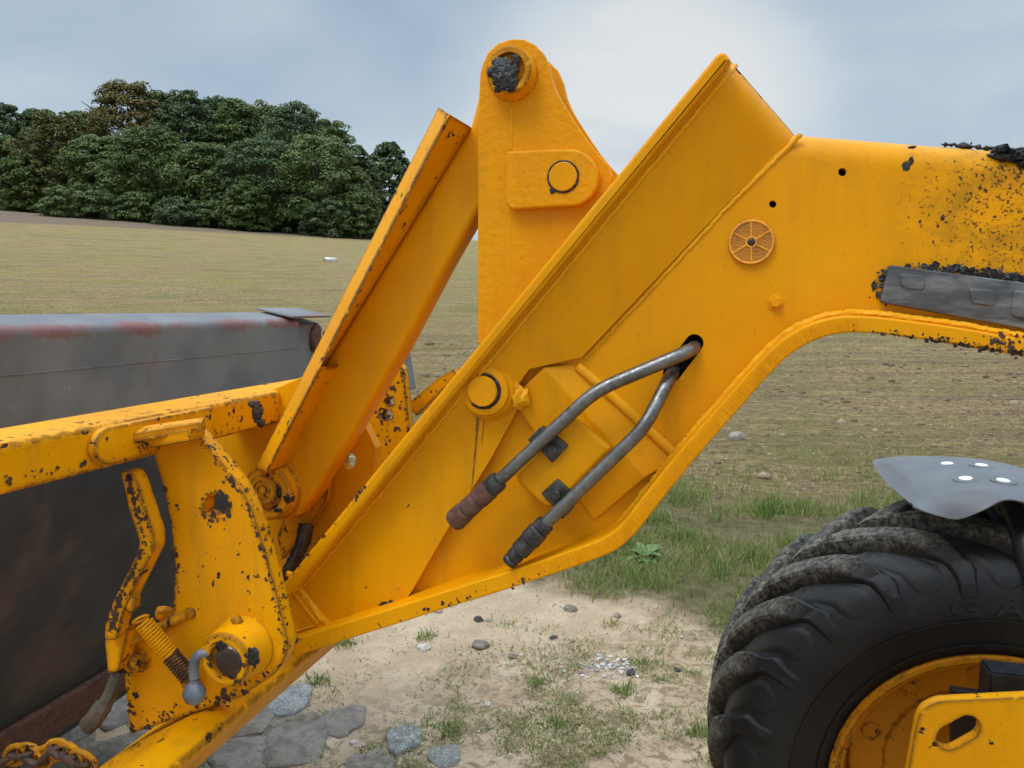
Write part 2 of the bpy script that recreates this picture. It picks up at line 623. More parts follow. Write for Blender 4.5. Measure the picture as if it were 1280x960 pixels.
def blob(name, ctr, r, mat, parent=None, sc=(1, 1, 1), rough=0.35, freq=2.2, sub=3, seed=0.0, flat=False):
    bm = bmesh.new()
    bmesh.ops.create_icosphere(bm, subdivisions=sub, radius=1.0)
    for v in bm.verts:
        d = v.co.normalized()
        k = 1 + rough * noise.fractal(d * freq + Vector((seed, seed * 1.7, 0)), 0.8, 2.0, 4)
        v.co = Vector((d.x * sc[0], d.y * sc[1], d.z * sc[2])) * (r * k)
    me = bpy.data.meshes.new(name)
    bm.to_mesh(me); bm.free()
    if flat: me.shade_flat()
    else: smooth(me, 50)
    o = link(name, me, mat, parent)
    if parent is None:
        o.location = ctr
    else:
        for v in me.vertices:
            v.co += Vector(ctr)
    return o


def fast_mesh(name, verts, faces_flat, nper, mat, cols=None):
    """big mesh from numpy arrays; all faces have nper corners"""
    me = bpy.data.meshes.new(name)
    nv, nf = len(verts), len(faces_flat) // nper
    me.vertices.add(nv)
    me.vertices.foreach_set('co', np.ascontiguousarray(verts, np.float32).ravel())
    me.loops.add(nf * nper)
    me.loops.foreach_set('vertex_index', np.ascontiguousarray(faces_flat, np.int32))
    me.polygons.add(nf)
    me.polygons.foreach_set('loop_start', np.arange(nf, dtype=np.int32) * nper)
    me.update(calc_edges=True)
    if cols is not None:
        at = me.attributes.new('tone', 'FLOAT', 'POINT')
        at.data.foreach_set('value', np.ascontiguousarray(cols, np.float32))
    me.materials.append(mat)
    return me




def chips(name, spots, parent, mat=None):
    """flaked-off paint: thin irregular scabs of bare rusty metal; spots: (position, outward normal, radius)"""
    vs, fs = [], []
    for (p, nr, r) in spots:
        nr = nr.normalized()
        u = nr.orthogonal().normalized()
        w = nr.cross(u)
        for lobe in range(random.choice((1, 1, 2, 3))):
            c = p + (u * random.gauss(0, r * 0.8) + w * random.gauss(0, r * 0.8)) * (1 if lobe else 0)
            rr = r * random.uniform(0.5, 1.0)
            st = random.uniform(0.45, 1.0)
            a0 = random.uniform(0, 6.28)
            k = 9
            b = len(vs)
            lift = random.uniform(0.0004, 0.0009)
            vs.append(c + nr * lift)
            for i in range(k):
                a = 2 * math.pi * i / k
                q = rr * random.uniform(0.55, 1.25)
                x, y = math.cos(a) * q, math.sin(a) * q * st
                x, y = x * math.cos(a0) - y * math.sin(a0), x * math.sin(a0) + y * math.cos(a0)
                vs.append(c + u * x + w * y + nr * lift * 0.6)
            for i in range(k):
                fs.append((b, b + 1 + i, b + 1 + (i + 1) % k))
    me = bpy.data.meshes.new(name)
    me.from_pydata(vs, [], fs)
    me.shade_flat()
    o = link(name, me, mat or MT['chip'], parent)
    o['kind'] = 'stuff'
    return o


def along(line, n):
    """n random points on a polyline of photo positions, with the unit direction there"""
    L_ = [Vector(q[:2]) for q in line]
    seg = [(b - a).length for a, b in zip(L_, L_[1:])]
    out = []
    for _ in range(n):
        i = random.choices(range(len(seg)), seg)[0]
        t = random.random()
        out.append((L_[i].lerp(L_[i + 1], t), (L_[i + 1] - L_[i]).normalized()))
    return out


def rchip(s):
    return s * random.choice((0.35, 0.5, 0.5, 0.7, 0.7, 1.0, 1.4))


def edge_chips(line, Y0, Y1, n, s, parent, inset=6, side=1, name='chips', both=True):
    """chips on the near face beside an edge and on the edge face itself"""
    sp = []
    for (q, d) in along(line, n):
        nrm = Vector((-d.y, d.x)) * side
        if both and random.random() < 0.45:
            p = P(q.x, q.y, Y0)
            d3 = P(q.x + d.x, q.y + d.y, Y0) - p
            out = Vector((d3.z, 0, -d3.x)).normalized()
            if out.dot(P(q.x - nrm.x, q.y - nrm.y, Y0) - p) < 0: out = -out
            sp.append((p + Vector((0, random.uniform(0.002, Y1 - Y0), 0)), out, rchip(s)))
        else:
            k = abs(random.gauss(0, inset * 0.6)) + 1
            p = P(q.x + nrm.x * k, q.y + nrm.y * k, Y0)
            sp.append((p, Vector((0, -1, 0)), rchip(s)))
    return chips(name, sp, parent)

# ================================================================== ground
def sstep(a, b, x):
    t = min(1.0, max(0.0, (x - a) / (b - a)))
    return t * t * (3 - 2 * t)


def verge_edge(v):                         # where the sandy track meets the grass verge
    return 4.12 - 0.72 * max(-1.2, min(v, 2.2)) + 0.05 * math.sin(v * 7)


def gz_big(v, w):
    s = (w - 11) / 4
    rise = 0.122 * 4 * (math.log1p(math.exp(min(s, 30))) if s < 30 else s)
    if w > 84:
        rise -= 0.105 * (w - 84)
    left = 0.075 * max(0.0, -v - 13) * sstep(15, 70, w) * (1 if w < 90 else max(0.2, 1 - (w - 90) / 60))
    return rise + left


def gz(v, w):
    z = gz_big(v, w)
    p = Vector((v, w, 0))
    d = math.hypot(v, w)
    if d < 60:
        k = sstep(5.0, 7.0, w)
        # cultivated field: low furrows across the slope and clods; track: soft ruts
        z += k * (0.022 * noise.noise(Vector((v * 0.35, w * 2.4, 3))) + 0.022 * noise.fractal(p * 3.1, 0.9, 2.0, 3))
        z += (1 - k) * (0.012 * noise.noise(p * 1.6) + 0.006 * noise.fractal(p * 7, 0.9, 2, 3))
        g = sstep(-0.1, 0.5, w - verge_edge(v)) * (1 - sstep(5.6, 7.0, w))
        z += g * 0.03
    return z


def W3(v, w, z):                           # ground coordinates -> world
    return Vector((RIGHT.x * v + FLAT.x * w, RIGHT.y * v + FLAT.y * w, z))


def ground_material():
    a = Mat('ground_earth')
    sep = a.n('ShaderNodeSeparateXYZ', {'Vector': a.tc.outputs['Object']})
    v, w, z = sep.outputs
    wob = a.op('MULTIPLY', a.op('SUBTRACT', a.noise(2.6, 5, 0.6), 0.5), 1.1)
    vc = a.n('ShaderNodeClamp', {'Value': v, 'Min': -1.2, 'Max': 2.2}).outputs[0]
    edge = a.op('SUBTRACT', 4.12, a.op('MULTIPLY', vc, 0.72))
    t = a.op('ADD', a.op('SUBTRACT', w, edge), wob)
    verge = a.rng(t, -0.15, 0.35)
    field = a.rng(a.op('ADD', w, a.op('MULTIPLY', wob, 1.6)), 5.3, 6.6)
    # sand
    sand = a.mix(a.rng(a.noise(5, 6, 0.65), 0.35, 0.68), (0.58, 0.415, 0.265), (0.76, 0.575, 0.39))
    sand = a.mix(a.rng(a.noise(60, 4, 0.7), 0.52, 0.70, 0, 0.5), sand, (0.33, 0.24, 0.16))
    sand = a.mix(a.rng(a.noise(220, 2), 0.66, 0.72, 0, 0.8), sand, (0.55, 0.50, 0.44))
    lit = a.noise(15, 5, 0.75, 0.8)
    # litter and thin weeds towards the near left
    near = a.rng(a.op('SUBTRACT', w, a.op('MULTIPLY', v, 0.55)), 3.55, 2.75)
    sand = a.mix(a.op('MULTIPLY', a.rng(lit, 0.45, 0.6), a.op('ADD', a.op('MULTIPLY', near, 0.72), 0.03)), sand, (0.25, 0.18, 0.095))
    # earth under the verge
    vg = a.mix(a.rng(a.noise(13, 5, 0.7), 0.35, 0.65), (0.105, 0.095, 0.035), (0.2, 0.155, 0.085))
    # field: straw-littered soil, green and brown bands along the drills
    band = a.noise(1.0, 5, 0.62, 0.3, a.map((0.12, 0.9, 1)))
    fine = a.noise(1.0, 6, 0.72, 0.5, a.map((9, 27, 10)))
    rowl = a.noise(1.0, 4, 0.6, 0.25, a.map((0.22, 4.2, 1)))
    fine2 = a.noise(1.0, 4, 0.7, 0.2, a.map((0.9, 7, 2)))
    soil = a.mix(a.rng(fine, 0.38, 0.60), (0.16, 0.10, 0.046), (0.56, 0.41, 0.205))
    soil = a.mix(a.rng(fine2, 0.40, 0.60, 0, 0.5), soil, (0.21, 0.14, 0.085))
    soil = a.mix(a.rng(rowl, 0.47, 0.62, 0, 0.62), soil, (0.17, 0.115, 0.07))
    grn = a.mix(a.rng(a.noise(30, 4, 0.7), 0.35, 0.65), (0.19, 0.175, 0.045), (0.37, 0.31, 0.105))
    far = a.rng(w, 9, 34)
    soil = a.mix(a.op('MULTIPLY', a.rng(band, 0.38, 0.62), a.op('ADD', 0.22, a.op('MULTIPLY', far, 0.5))), soil, grn)
    patch = a.noise(0.42, 6, 0.7, 0.6)
    soil = a.mix(a.op('MULTIPLY', a.rng(patch, 0.50, 0.66, 0, 0.6), a.rng(fine, 0.34, 0.55)), soil, (0.17, 0.185, 0.05))
    soil = a.mix(a.rng(patch, 0.46, 0.32, 0, 0.5), soil, (0.25, 0.165, 0.09))
    # bare, freshly worked headland up by the wood on the far left
    bare = a.op('MULTIPLY', a.rng(a.op('ADD', w, a.op('MULTIPLY', v, -0.55)), 86, 89), a.rng(v, -17, -21))
    soil = a.mix(bare, soil, (0.2, 0.145, 0.10))
    col = a.mix(verge, sand, vg)
    col = a.mix(field, col, soil)
    hs = a.op('ADD', a.op('MULTIPLY', a.noise(38, 7, 0.75), 0.55), a.op('MULTIPLY', a.noise(170, 3), 0.32))
    hf = a.op('ADD', a.op('MULTIPLY', fine, 1.5), a.op('MULTIPLY', a.noise(20, 6, 0.75), 1.6))
    hh = a.n('ShaderNodeMix', {0: field, 2: hs, 3: hf})
    a.bs(Base_Color=col, Roughness=0.95, Specular_IOR_Level=0.12, Normal=a.bump(hh.outputs[0], 1.0, 0.045))
    return a.m


def build_ground():
    ws = [-60, -30, -14, -6, -2, 0, 0.8, 1.4]
    w = 1.9
    while w < 420:
        ws.append(w)
        w *= 1.0165 if w < 40 else 1.03
    nc = 300
    ts = np.linspace(-1, 1, nc)
    ts = np.sign(ts) * np.abs(ts) ** 1.25
    vs, fs = [], []
    for w in ws:
        hw = 5.5 + 1.15 * max(w, 0) if w > 0 else 60
        for t in ts:
            v = t * hw
            vs.append((v, w, gz(v, w)))
    for i in range(len(ws) - 1):
        for j in range(nc - 1):
            a = i * nc + j
            fs.append((a, a + 1, a + nc + 1, a + nc))
    me = bpy.data.meshes.new('ground')
    me.from_pydata(vs, [], fs)
    me.shade_smooth()
    o = link('ground', me, ground_material())
    o.rotation_euler = (0, 0, YAW)
    tag(o, kind='structure')
    return o


ground = build_ground()


# ------------------------------------------------------------------ blades: grass, stubble
def blade_mat(name, stops, rough=0.7, trans=0.25):
    a = Mat(name)
    at = a.n('ShaderNodeAttribute', attribute_name='tone')
    cr = a.n('ShaderNodeValToRGB', {'Fac': at.outputs['Fac']})
    el = cr.color_ramp.elements
    el[0].position, el[0].color = stops[0][0], (*stops[0][1], 1)
    el[1].position, el[1].color = stops[-1][0], (*stops[-1][1], 1)
    for p, c in stops[1:-1]:
        q = el.new(p); q.color = (*c, 1)
    a.bs(Base_Color=cr.outputs[0], Roughness=rough, Specular_IOR_Level=0.25)
    tr = a.n('ShaderNodeBsdfTranslucent', {'Color': cr.outputs[0]})
    mx = a.n('ShaderNodeMixShader', {0: trans, 1: a.b.outputs[0], 2: tr.outputs[0]})
    out = a.t.nodes['Material Output']
    a.t.links.new(mx.outputs[0], out.inputs['Surface'])
    return a.m


GRASS = blade_mat('grass_blades', [(0.0, (0.06, 0.11, 0.018)), (0.35, (0.13, 0.205, 0.035)), (0.6, (0.23, 0.28, 0.065)),
                                   (0.8, (0.30, 0.27, 0.12)), (1.0, (0.40, 0.33, 0.19))])
STRAW = blade_mat('straw', [(0.0, (0.16, 0.11, 0.06)), (0.4, (0.40, 0.285, 0.13)), (0.75, (0.60, 0.46, 0.25)), (0.88, (0.20, 0.20, 0.07)), (1.0, (0.13, 0.17, 0.04))], trans=0.1)


def blades(name, pos, hgt, wid, lean, tone, mat, seg=2, droop=0.35):
    """pos (n,3); curved tapering blades"""
    n = len(pos)
    az = RNG.uniform(0, 2 * math.pi, n)
    la = RNG.uniform(0, 2 * math.pi, n)
    dx, dy = np.cos(az) * wid, np.sin(az) * wid
    lx, ly = np.cos(la) * lean * hgt, np.sin(la) * lean * hgt
    up = np.sqrt(np.maximum(0.02, 1 - np.minimum(lean, 0.98) ** 2)) * hgt
    V, Fc = [], []
    for k in range(seg + 1):
        t = k / seg
        c = pos + np.stack([lx * t ** 1.6, ly * t ** 1.6, up * (t - droop * lean * t * t)], 1)
        ww = (1 - t) ** 0.7 if k < seg else 0.06
        o = np.stack([dx * ww, dy * ww, np.zeros(n)], 1) * 0.5
        V.append(c - o); V.append(c + o)
    V = np.stack(V, 1)                      # n, 2(seg+1), 3
    m = 2 * (seg + 1)
    base = (np.arange(n) * m)[:, None]
    f = []
    for k in range(seg):
        f += [2 * k, 2 * k + 1, 2 * k + 3, 2 * k + 2]
    faces = (base + np.array(f)[None, :]).ravel()
    me = fast_mesh(name, V.reshape(-1, 3), faces, 4, mat, np.repeat(tone, m))
    return me


def ground_pts(n, fn):
    out = []
    while len(out) < n:
        q = fn()
        if q is not None:
            v, w = q
            out.append(W3(v, w, gz(v, w) - 0.004))
    return np.array(out)


def clumpy(v, w, f=1.3, s=0.0):
    return 0.5 + 0.5 * noise.fractal(Vector((v * f, w * f, s)), 0.8, 2.0, 3)


def verge_sample():
    w = random.uniform(2.6, 7.6)
    v = random.uniform(-1.0, 4.2)
    d = w - verge_edge(v) + 0.45 * (clumpy(v, w, 2.1, 5) - 0.5)
    if d < 0:
        return None
    dens = sstep(0.0, 0.45, d) * (1 - 0.93 * sstep(5.2, 6.6, w + 0.9 * (clumpy(v, w, 0.8, 9) - 0.5)))
    dens *= 0.05 + 1.15 * sstep(0.3, 0.65, clumpy(v, w, 1.9, 2))
    return (v, w) if random.random() < dens else None


pos = ground_pts(36000, verge_sample)
n = len(pos)
cl = np.array([clumpy(p[0] * 1.0, p[1], 2.0, 31) for p in pos])
hg = RNG.uniform(0.04, 0.15, n) * (0.55 + 0.9 * cl)
tone = np.clip(RNG.normal(0.5, 0.22, n) + (0.52 - cl) * 0.9, 0, 1)
o = link('verge_grass', blades('verge_grass', pos, hg, RNG.uniform(0.003, 0.007, n), RNG.uniform(0.1, 0.95, n), tone, GRASS, 3), None)
tag(o, 'tangled green and straw coloured grass on the verge between track and field', 'grass', kind='stuff')


def stubble_sample():
    u = random.random()
    w = 5.2 * (46 / 5.2) ** u
    v = random.uniform(-0.75, 0.75) * w
    d = w - verge_edge(v)
    if d < 0.5:
        return None
    return (v, w) if random.random() < (0.3 + 0.7 * clumpy(v * 0.5, w * 1.8, 1.2, 4)) * sstep(4.8, 6.2, w) else None


pos = ground_pts(95000, stubble_sample)
n = len(pos)
dist = np.hypot(pos[:, 0], pos[:, 1])
cl = np.array([clumpy(p[0] * 0.6, p[1] * 1.2, 0.5, 77) for p in pos])
green = (RNG.random(n) < np.clip((cl - 0.42) * 1.5, 0.04, 0.6))
tone = np.where(green, RNG.uniform(0.86, 1.0, n), np.clip(RNG.normal(0.42, 0.2, n), 0, 0.78))
hg = np.where(green, RNG.uniform(0.03, 0.08, n), RNG.uniform(0.04, 0.13, n)) * np.clip(0.75 + dist * 0.012, 0.8, 1.4)
o = link('stubble', blades('stubble', pos, hg, RNG.uniform(0.003, 0.006, n) * np.clip(dist / 9, 0.8, 3.2), np.where(green, RNG.uniform(0.2, 0.8, n), RNG.uniform(0.75, 0.99, n)), tone, STRAW, 2), None)
tag(o, 'short straw and thin green regrowth covering the ploughed field', 'stubble', kind='stuff')


def litter_sample():
    w = random.uniform(2.2, 4.6)
    v = random.uniform(-1.8, 1.6)
    if w > verge_edge(v) + 0.2:
        return None
    near = 1 - sstep(2.5, 3.6, w - 0.55 * v)
    k = (0.06 + 0.94 * near) * sstep(0.40, 0.66, clumpy(v, w, 3.2, 12))
    return (v, w) if random.random() < k else None


pos = ground_pts(26000, litter_sample)
n = len(pos)
tone = np.where(RNG.random(n) < 0.45, RNG.uniform(0.1, 0.6, n), RNG.uniform(0.7, 1.0, n))
o = link('track_weeds', blades('track_weeds', pos, RNG.uniform(0.012, 0.048, n), RNG.uniform(0.003, 0.007, n), RNG.uniform(0.5, 0.99, n), tone, GRASS, 2), None)
tag(o, 'sparse low weeds and dry litter thinly covering the sandy track', 'weeds', kind='stuff')

# clods turned up by the plough, too many to count
bmc = bmesh.new()
bmesh.ops.create_icosphere(bmc, subdivisions=1, radius=1.0)
cv = np.array([v.co[:] for v in bmc.verts]); cf = np.array([[l.index for l in f.verts] for f in bmc.faces])
bmc.free()
NCL = 5200
def clod_sample():
    q = stubble_sample()
    return q if q and q[1] < 17 else None


pos = ground_pts(NCL, clod_sample)
dd_ = np.hypot(pos[:, 0], pos[:, 1])
rad = RNG.lognormal(-4.15, 0.5, NCL) * np.clip(dd_ / 11, 0.8, 1.2)
V = cv[None] * (1 + RNG.normal(0, 0.22, (NCL, len(cv), 1))) * rad[:, None, None] * np.array([1.3, 1.0, 0.7]) + pos[:, None, :]
faces = (cf[None] + (np.arange(NCL) * len(cv))[:, None, None]).ravel()
CLOD = blade_mat('earth_clod', [(0.0, (0.08, 0.055, 0.035)), (0.6, (0.19, 0.135, 0.085)), (1.0, (0.30, 0.235, 0.16))], 0.95, 0.0)
o = link('clods', fast_mesh('clods', V.reshape(-1, 3), faces, 3, CLOD, np.repeat(RNG.random(NCL), len(cv))), None)
tag(o, 'crumbly brown soil clods scattered over the ploughed field', 'clods', kind='stuff')

# ------------------------------------------------------------------ tufts standing alone in the sand
def tuft(px, py, n, h, tn, label):
    g = G(px, py)
    v, w = g.dot(RIGHT), g.dot(FLAT)
    r = RNG.normal(0, 1, (n, 2)) * 0.028
    pos = np.stack([r[:, 0], r[:, 1], np.full(n, -0.004)], 1)
    me = blades('grass_tuft', pos, RNG.uniform(0.4, 1.0, n) * h, RNG.uniform(0.003, 0.006, n), RNG.uniform(0.2, 0.95, n),
                np.clip(RNG.normal(tn, 0.17, n), 0, 1), GRASS, 3)
    o = bpy.data.objects.new('grass_tuft', None)
    C.objects.link(o)
    o.location = W3(v, w, gz(v, w))
    f_ = bpy.data.objects.new('foliage', me)
    C.objects.link(f_)
    f_.parent = o
    tag(o, label, 'grass tuft', 'grass tufts growing in the sandy track')


tuft(806, 850, 90, 0.075, 0.55, 'grass tuft beside the patch of grey pebbles in the sand')
tuft(778, 886, 110, 0.07, 0.45, 'green tuft in the sand below the patch of grey pebbles')
tuft(875, 935, 140, 0.085, 0.5, 'wide grass tuft close beside the big tyre in the sand')
tuft(534, 815, 120, 0.06, 0.5, 'low tuft in the sand under the lower boom edge')
tuft(592, 760, 90, 0.07, 0.6, 'pale dry tuft where the sand runs under the boom')
tuft(428, 822, 130, 0.08, 0.42, 'green tuft right below the yellow boom tip')
tuft(398, 870, 150, 0.05, 0.35, 'dark green mat of grass beside the flat cobbles')
tuft(560, 935, 120, 0.055, 0.4, 'tuft growing right beside the pale speckled cobble')
tuft(672, 872, 110, 0.045, 0.5, 'small tuft in the middle of the weedy sand')
tuft(765, 800, 60, 0.06, 0.75, 'small dry tuft near the grass edge of the track')
tuft(636, 800, 60, 0.04, 0.5, 'tiny tuft among pebbles in the middle of the pale sand')
tuft(700, 925, 120, 0.05, 0.45, 'flat tuft at the lower edge of the sandy track')


def leafy_weed(px, py, label):
    g = G(px, py)
    v, w = g.dot(RIGHT), g.dot(FLAT)
    root = empty('leafy_weed', W3(v, w, gz(v, w)))
    tag(root, label, 'plant')
    lm = simple('broad_weed_leaf', (0.075, 0.135, 0.03), (0.12, 0.19, 0.05), 30, (0.55, 0.7), bump=0.2)
    for k in range(17):
        az = k * 2.4 + random.uniform(-0.3, 0.3)
        ln = random.uniform(0.09, 0.17)
        el = random.uniform(0.25, 0.95)
        d = Vector((math.cos(az), math.sin(az), 0))
        s = Vector((-d.y, d.x, 0))
        rows = []
        for i in range(8):
            t = i / 7
            c = d * (ln * t * math.cos(el * (1 - t * 0.7))) + Vector((0, 0, ln * (math.sin(el) * t - 0.35 * t * t)))
            wd = 0.028 * math.sin(math.pi * min(1, 0.08 + t * 0.95)) * (0.8 + 0.35 * (i % 2))
            rows.append([root.location + c - s * wd + Vector((0, 0, wd * 0.3)), root.location + c, root.location + c + s * wd + Vector((0, 0, wd * 0.3))])
        grid_mesh('leaf', rows, lm, root, 0.0)


leafy_weed(805, 722, 'broad leaved grey green weed in the verge grass under the boom')

# ------------------------------------------------------------------ stones
def stone_mat(name, c1, c2, spk=0.0):
    a = Mat(name)
    col = a.mix(a.rng(a.noise(18, 6, 0.7), 0.35, 0.66), c1, c2)
    if spk:
        col = a.mix(a.rng(a.noise(90, 4, 0.7), 0.52, 0.62, 0, spk), col, (0.62, 0.63, 0.59))
        col = a.mix(a.rng(a.noise(140, 3, 0.7), 0.6, 0.68, 0, spk), col, (0.06, 0.07, 0.075))
    col = a.mix(a.rng(a.noise(9, 5, 0.65), 0.52, 0.7, 0, 0.5), col, (0.25, 0.2, 0.14))
    a.bs(Base_Color=col, Roughness=0.85, Specular_IOR_Level=0.3, Normal=a.bump(a.noise(34, 8, 0.75), 1.0, 0.02))
    return a.m


ST = [stone_mat('grey_granite', (0.17, 0.145, 0.115), (0.31, 0.27, 0.215)),
      stone_mat('mauve_stone', (0.2, 0.16, 0.13), (0.37, 0.305, 0.25)),
      stone_mat('speckled_granite', (0.21, 0.205, 0.185), (0.38, 0.375, 0.34), 0.6),
      stone_mat('tan_stone', (0.3, 0.255, 0.2), (0.42, 0.37, 0.3)),
      stone_mat('dark_flint', (0.05, 0.048, 0.047), (0.1, 0.095, 0.09)),
      stone_mat('pale_stone', (0.55, 0.5, 0.43), (0.7, 0.66, 0.6))]


def stone(px, py, rpx, mat, label, sc=(1, 0.85, 0.6), seed=1.0, group=None, cat='stone', name='stone', sink=0.3):
    if py > 470:
        g = G(px, py)
        v, w = g.dot(RIGHT), g.dot(FLAT)
        r = rpx * w / F
    else:                                   # on the rising field: march along the sight line until it meets the ground
        w = 8.0
        while w < 90:
            q = PW(px, py, w)
            if q.z < gz_big(q.dot(RIGHT), w):
                break
            w *= 1.01
        v = q.dot(RIGHT)
        r = rpx * w / F
    o = blob(name, W3(v, w, gz(v, w) + r * sc[2] * (1 - 2 * sink) * 0.5), r, mat, None, sc, 0.3, 1.1, 3, seed)
    o.rotation_euler = (0, 0, seed * 2.3)
    tag(o, label, cat, group)
    return o


GS = 'loose stones on the track'
stone(920, 572, 10, ST[3], 'round tan stone lying alone on the stubble field', (1, 0.9, 0.8), 3.1)
stone(413, 327, 8, ST[5], 'white stone far out on the field left of the link arm', (1.2, 0.8, 0.6), 4.4)
for k, (x, y, r, mi, lb) in enumerate([
    (713, 779, 10, 0, 'grey stone at the grass edge of the sandy track'),
    (598, 794, 7, 4, 'dark grey stone on pale sand under the boom'),
    (692, 817, 5.5, 4, 'small brown pebble in the middle of the pale sand'),
    (788, 861, 7.5, 4, 'black pebble at the edge of the grey pebble patch'),
    (846, 856, 5.5, 4, 'lone dark pebble between pebble patch and tyre'),
    (600, 827, 12, 0, 'flat bluish stone half sunk in the sand'),
    (530, 829, 9, 5, 'whitish stone sunk among weeds near the boom tip'),
    (447, 807, 7, 4, 'dark stone just below the lower boom edge'),
    (772, 789, 6, 1, 'brownish stone in dry grass at the track edge'),
    (612, 795, 5, 3, 'tan pebble touching the dark grey stone under the boom'),
    (548, 782, 6, 3, 'tan pebble close below the boom flange'),
    (610, 897, 5, 5, 'tiny white pebble among the weeds of the track'),
    (441, 947, 5, 5, 'white pebble between flat cobbles at the bottom edge'),
    (640, 840, 6, 0, 'small grey chip in the middle of the sand'),
]):
    stone(x, y, r, ST[mi], lb, (1, 0.8, 0.55), 5 + k * 1.7, GS, 'stone', 'stone', 0.25)

# a small patch of pebbles nobody would count
bmp = bmesh.new()
for k in range(1500):
    if k < 110:
        x, y = random.gauss(762, 22), random.gauss(851, 7)
        r = random.uniform(0.004, 0.012)
    else:
        x, y = random.uniform(300, 900), random.uniform(745, 965)
        r = random.uniform(0.0012, 0.0045) if k < 1300 else random.uniform(0.004, 0.008)
    g = G(x, y)
    v, w = g.dot(RIGHT), g.dot(FLAT)
    if w > verge_edge(v):
        continue
    mtx = Matrix.Translation(W3(v, w, gz(v, w) + r * 0.2)) @ Matrix.Rotation(random.uniform(0, 6), 4, 'Z') @ Matrix.Diagonal((r * 1.2, r * random.uniform(0.7, 1), r * 0.6, 1))
    bmesh.ops.create_icosphere(bmp, subdivisions=1, radius=1.0, matrix=mtx)
me = bpy.data.meshes.new('pebbles')
bmp.to_mesh(me); bmp.free()
pm = Mat('mixed_pebbles')
gi = pm.n('ShaderNodeNewGeometry')
cr = pm.n('ShaderNodeValToRGB', {'Fac': gi.outputs['Random Per Island']})
cr.color_ramp.elements[0].color = (0.12, 0.11, 0.10, 1)
cr.color_ramp.elements[1].color = (0.55, 0.5, 0.44, 1)
pm.bs(Base_Color=cr.outputs[0], Roughness=0.8)
o = link('pebbles', me, pm.m)
tag(o, 'grey and tan pebbles strewn on the sandy track', 'pebbles', kind='stuff')

# ------------------------------------------------------------------ flat fieldstone cobbles, near left
cob = [((362, 889), 38, 0.62, 2), ((428, 912), 40, 0.62, 1), ((505, 936), 31, 0.6, 2), ((372, 940), 52, 0.62, 1), ((316, 915), 36, 0.6, 1),
       ((295, 958), 48, 0.6, 1), ((556, 958), 26, 0.6, 2), ((460, 972), 40, 0.6, 1), ((220, 935), 42, 0.6, 0), ((205, 895), 36, 0.7, 0),
       ((150, 905), 40, 0.6, 0), ((260, 885), 28, 0.6, 0), ((150, 955), 46, 0.6, 0), ((385, 1000), 50, 0.6, 1), ((540, 1010), 40, 0.6, 0), ((80, 930), 44, 0.6, 0)]
path = bpy.data.objects.new('cobbled_path', bpy.data.meshes.new('cobbled_path'))
gq = [(-2.6, 1.6), (-0.35, 1.6), (-0.35, 2.2), (-0.62, 2.75), (-1.05, 3.0), (-2.6, 3.4)]
bm = bmesh.new()
bm.faces.new([bm.verts.new(W3(v, w, 0.012)) for v, w in gq])
bmesh.ops.triangulate(bm, faces=bm.faces)
bmesh.ops.subdivide_edges(bm, edges=bm.edges, cuts=14, use_grid_fill=True)
for vt in bm.verts:
    vv, ww = vt.co.dot(RIGHT), vt.co.dot(FLAT)
    ed = min(1, max(0, (-0.35 - vv) * 3))
    vt.co.z = gz(vv, ww) + 0.010 * noise.fractal(vt.co * 9, 0.9, 2, 3) * ed - 0.012 + 0.014 * ed
bm.to_mesh(path.data); bm.free()
C.objects.link(path)
jm = Mat('cobble_joint_earth')
jc = jm.mix(jm.rng(jm.noise(24, 6, 0.7), 0.35, 0.65), (0.12, 0.095, 0.065), (0.27, 0.215, 0.155))
jm.bs(Base_Color=jc, Roughness=0.95, Normal=jm.bump(jm.noise(60, 5, 0.7), 0.8, 0.015))
path.data.materials.append(jm.m)
tag(path, kind='structure')
for k, ((x, y), rp, fl, mi) in enumerate(cob):
    g = G(x, y, 0.02)
    v, w = g.dot(RIGHT), g.dot(FLAT)
    r = rp * w / F * 0.88
    nn = 22
    bm = bmesh.new()
    rings = []
    for (q, zz) in ((1.0, -0.03), (0.99, 0.008), (0.93, 0.017), (0.8, 0.022), (0.5, 0.025)):
        ring = []
        for i in range(nn):
            a = 2 * math.pi * i / nn
            rr = r * q * (1 + 0.42 * noise.noise(Vector((math.cos(a) * 1.3, math.sin(a) * 1.1, k * 3.3))) + 0.07 * noise.noise(Vector((math.cos(a) * 5, math.sin(a) * 5, k))))
            c = W3(v, w, gz(v, w)) + RIGHT * rr * math.cos(a) + FLAT * rr * 1.15 * math.sin(a)
            c.z += zz * 0.55 + 0.009 * noise.fractal(c * 16, 0.9, 2, 3)
            ring.append(bm.verts.new(c))
        rings.append(ring)
    for a_, b_ in zip(rings, rings[1:]):
        for i in range(nn):
            bm.faces.new((a_[i], a_[(i + 1) % nn], b_[(i + 1) % nn], b_[i]))
    bm.faces.new(rings[-1])
    me = bpy.data.meshes.new('cobble')
    bm.to_mesh(me); bm.free()
    smooth(me, 50)
    link('cobble', me, ST[mi], path)

# ------------------------------------------------------------------ the wood beyond the field
def leaf_mat(name, c1, c2):
    a = Mat(name)
    at = a.n('ShaderNodeAttribute', attribute_name='tone')
    col = a.mix(at.outputs['Fac'], c1, c2)
    a.bs(Base_Color=col, Roughness=0.6, Specular_IOR_Level=0.25)
    tr = a.n('ShaderNodeBsdfTranslucent', {'Color': col})
    mx = a.n('ShaderNodeMixShader', {0: 0.2, 1: a.b.outputs[0], 2: tr.outputs[0]})
    a.t.links.new(mx.outputs[0], a.t.nodes['Material Output'].inputs['Surface'])
    return a.m


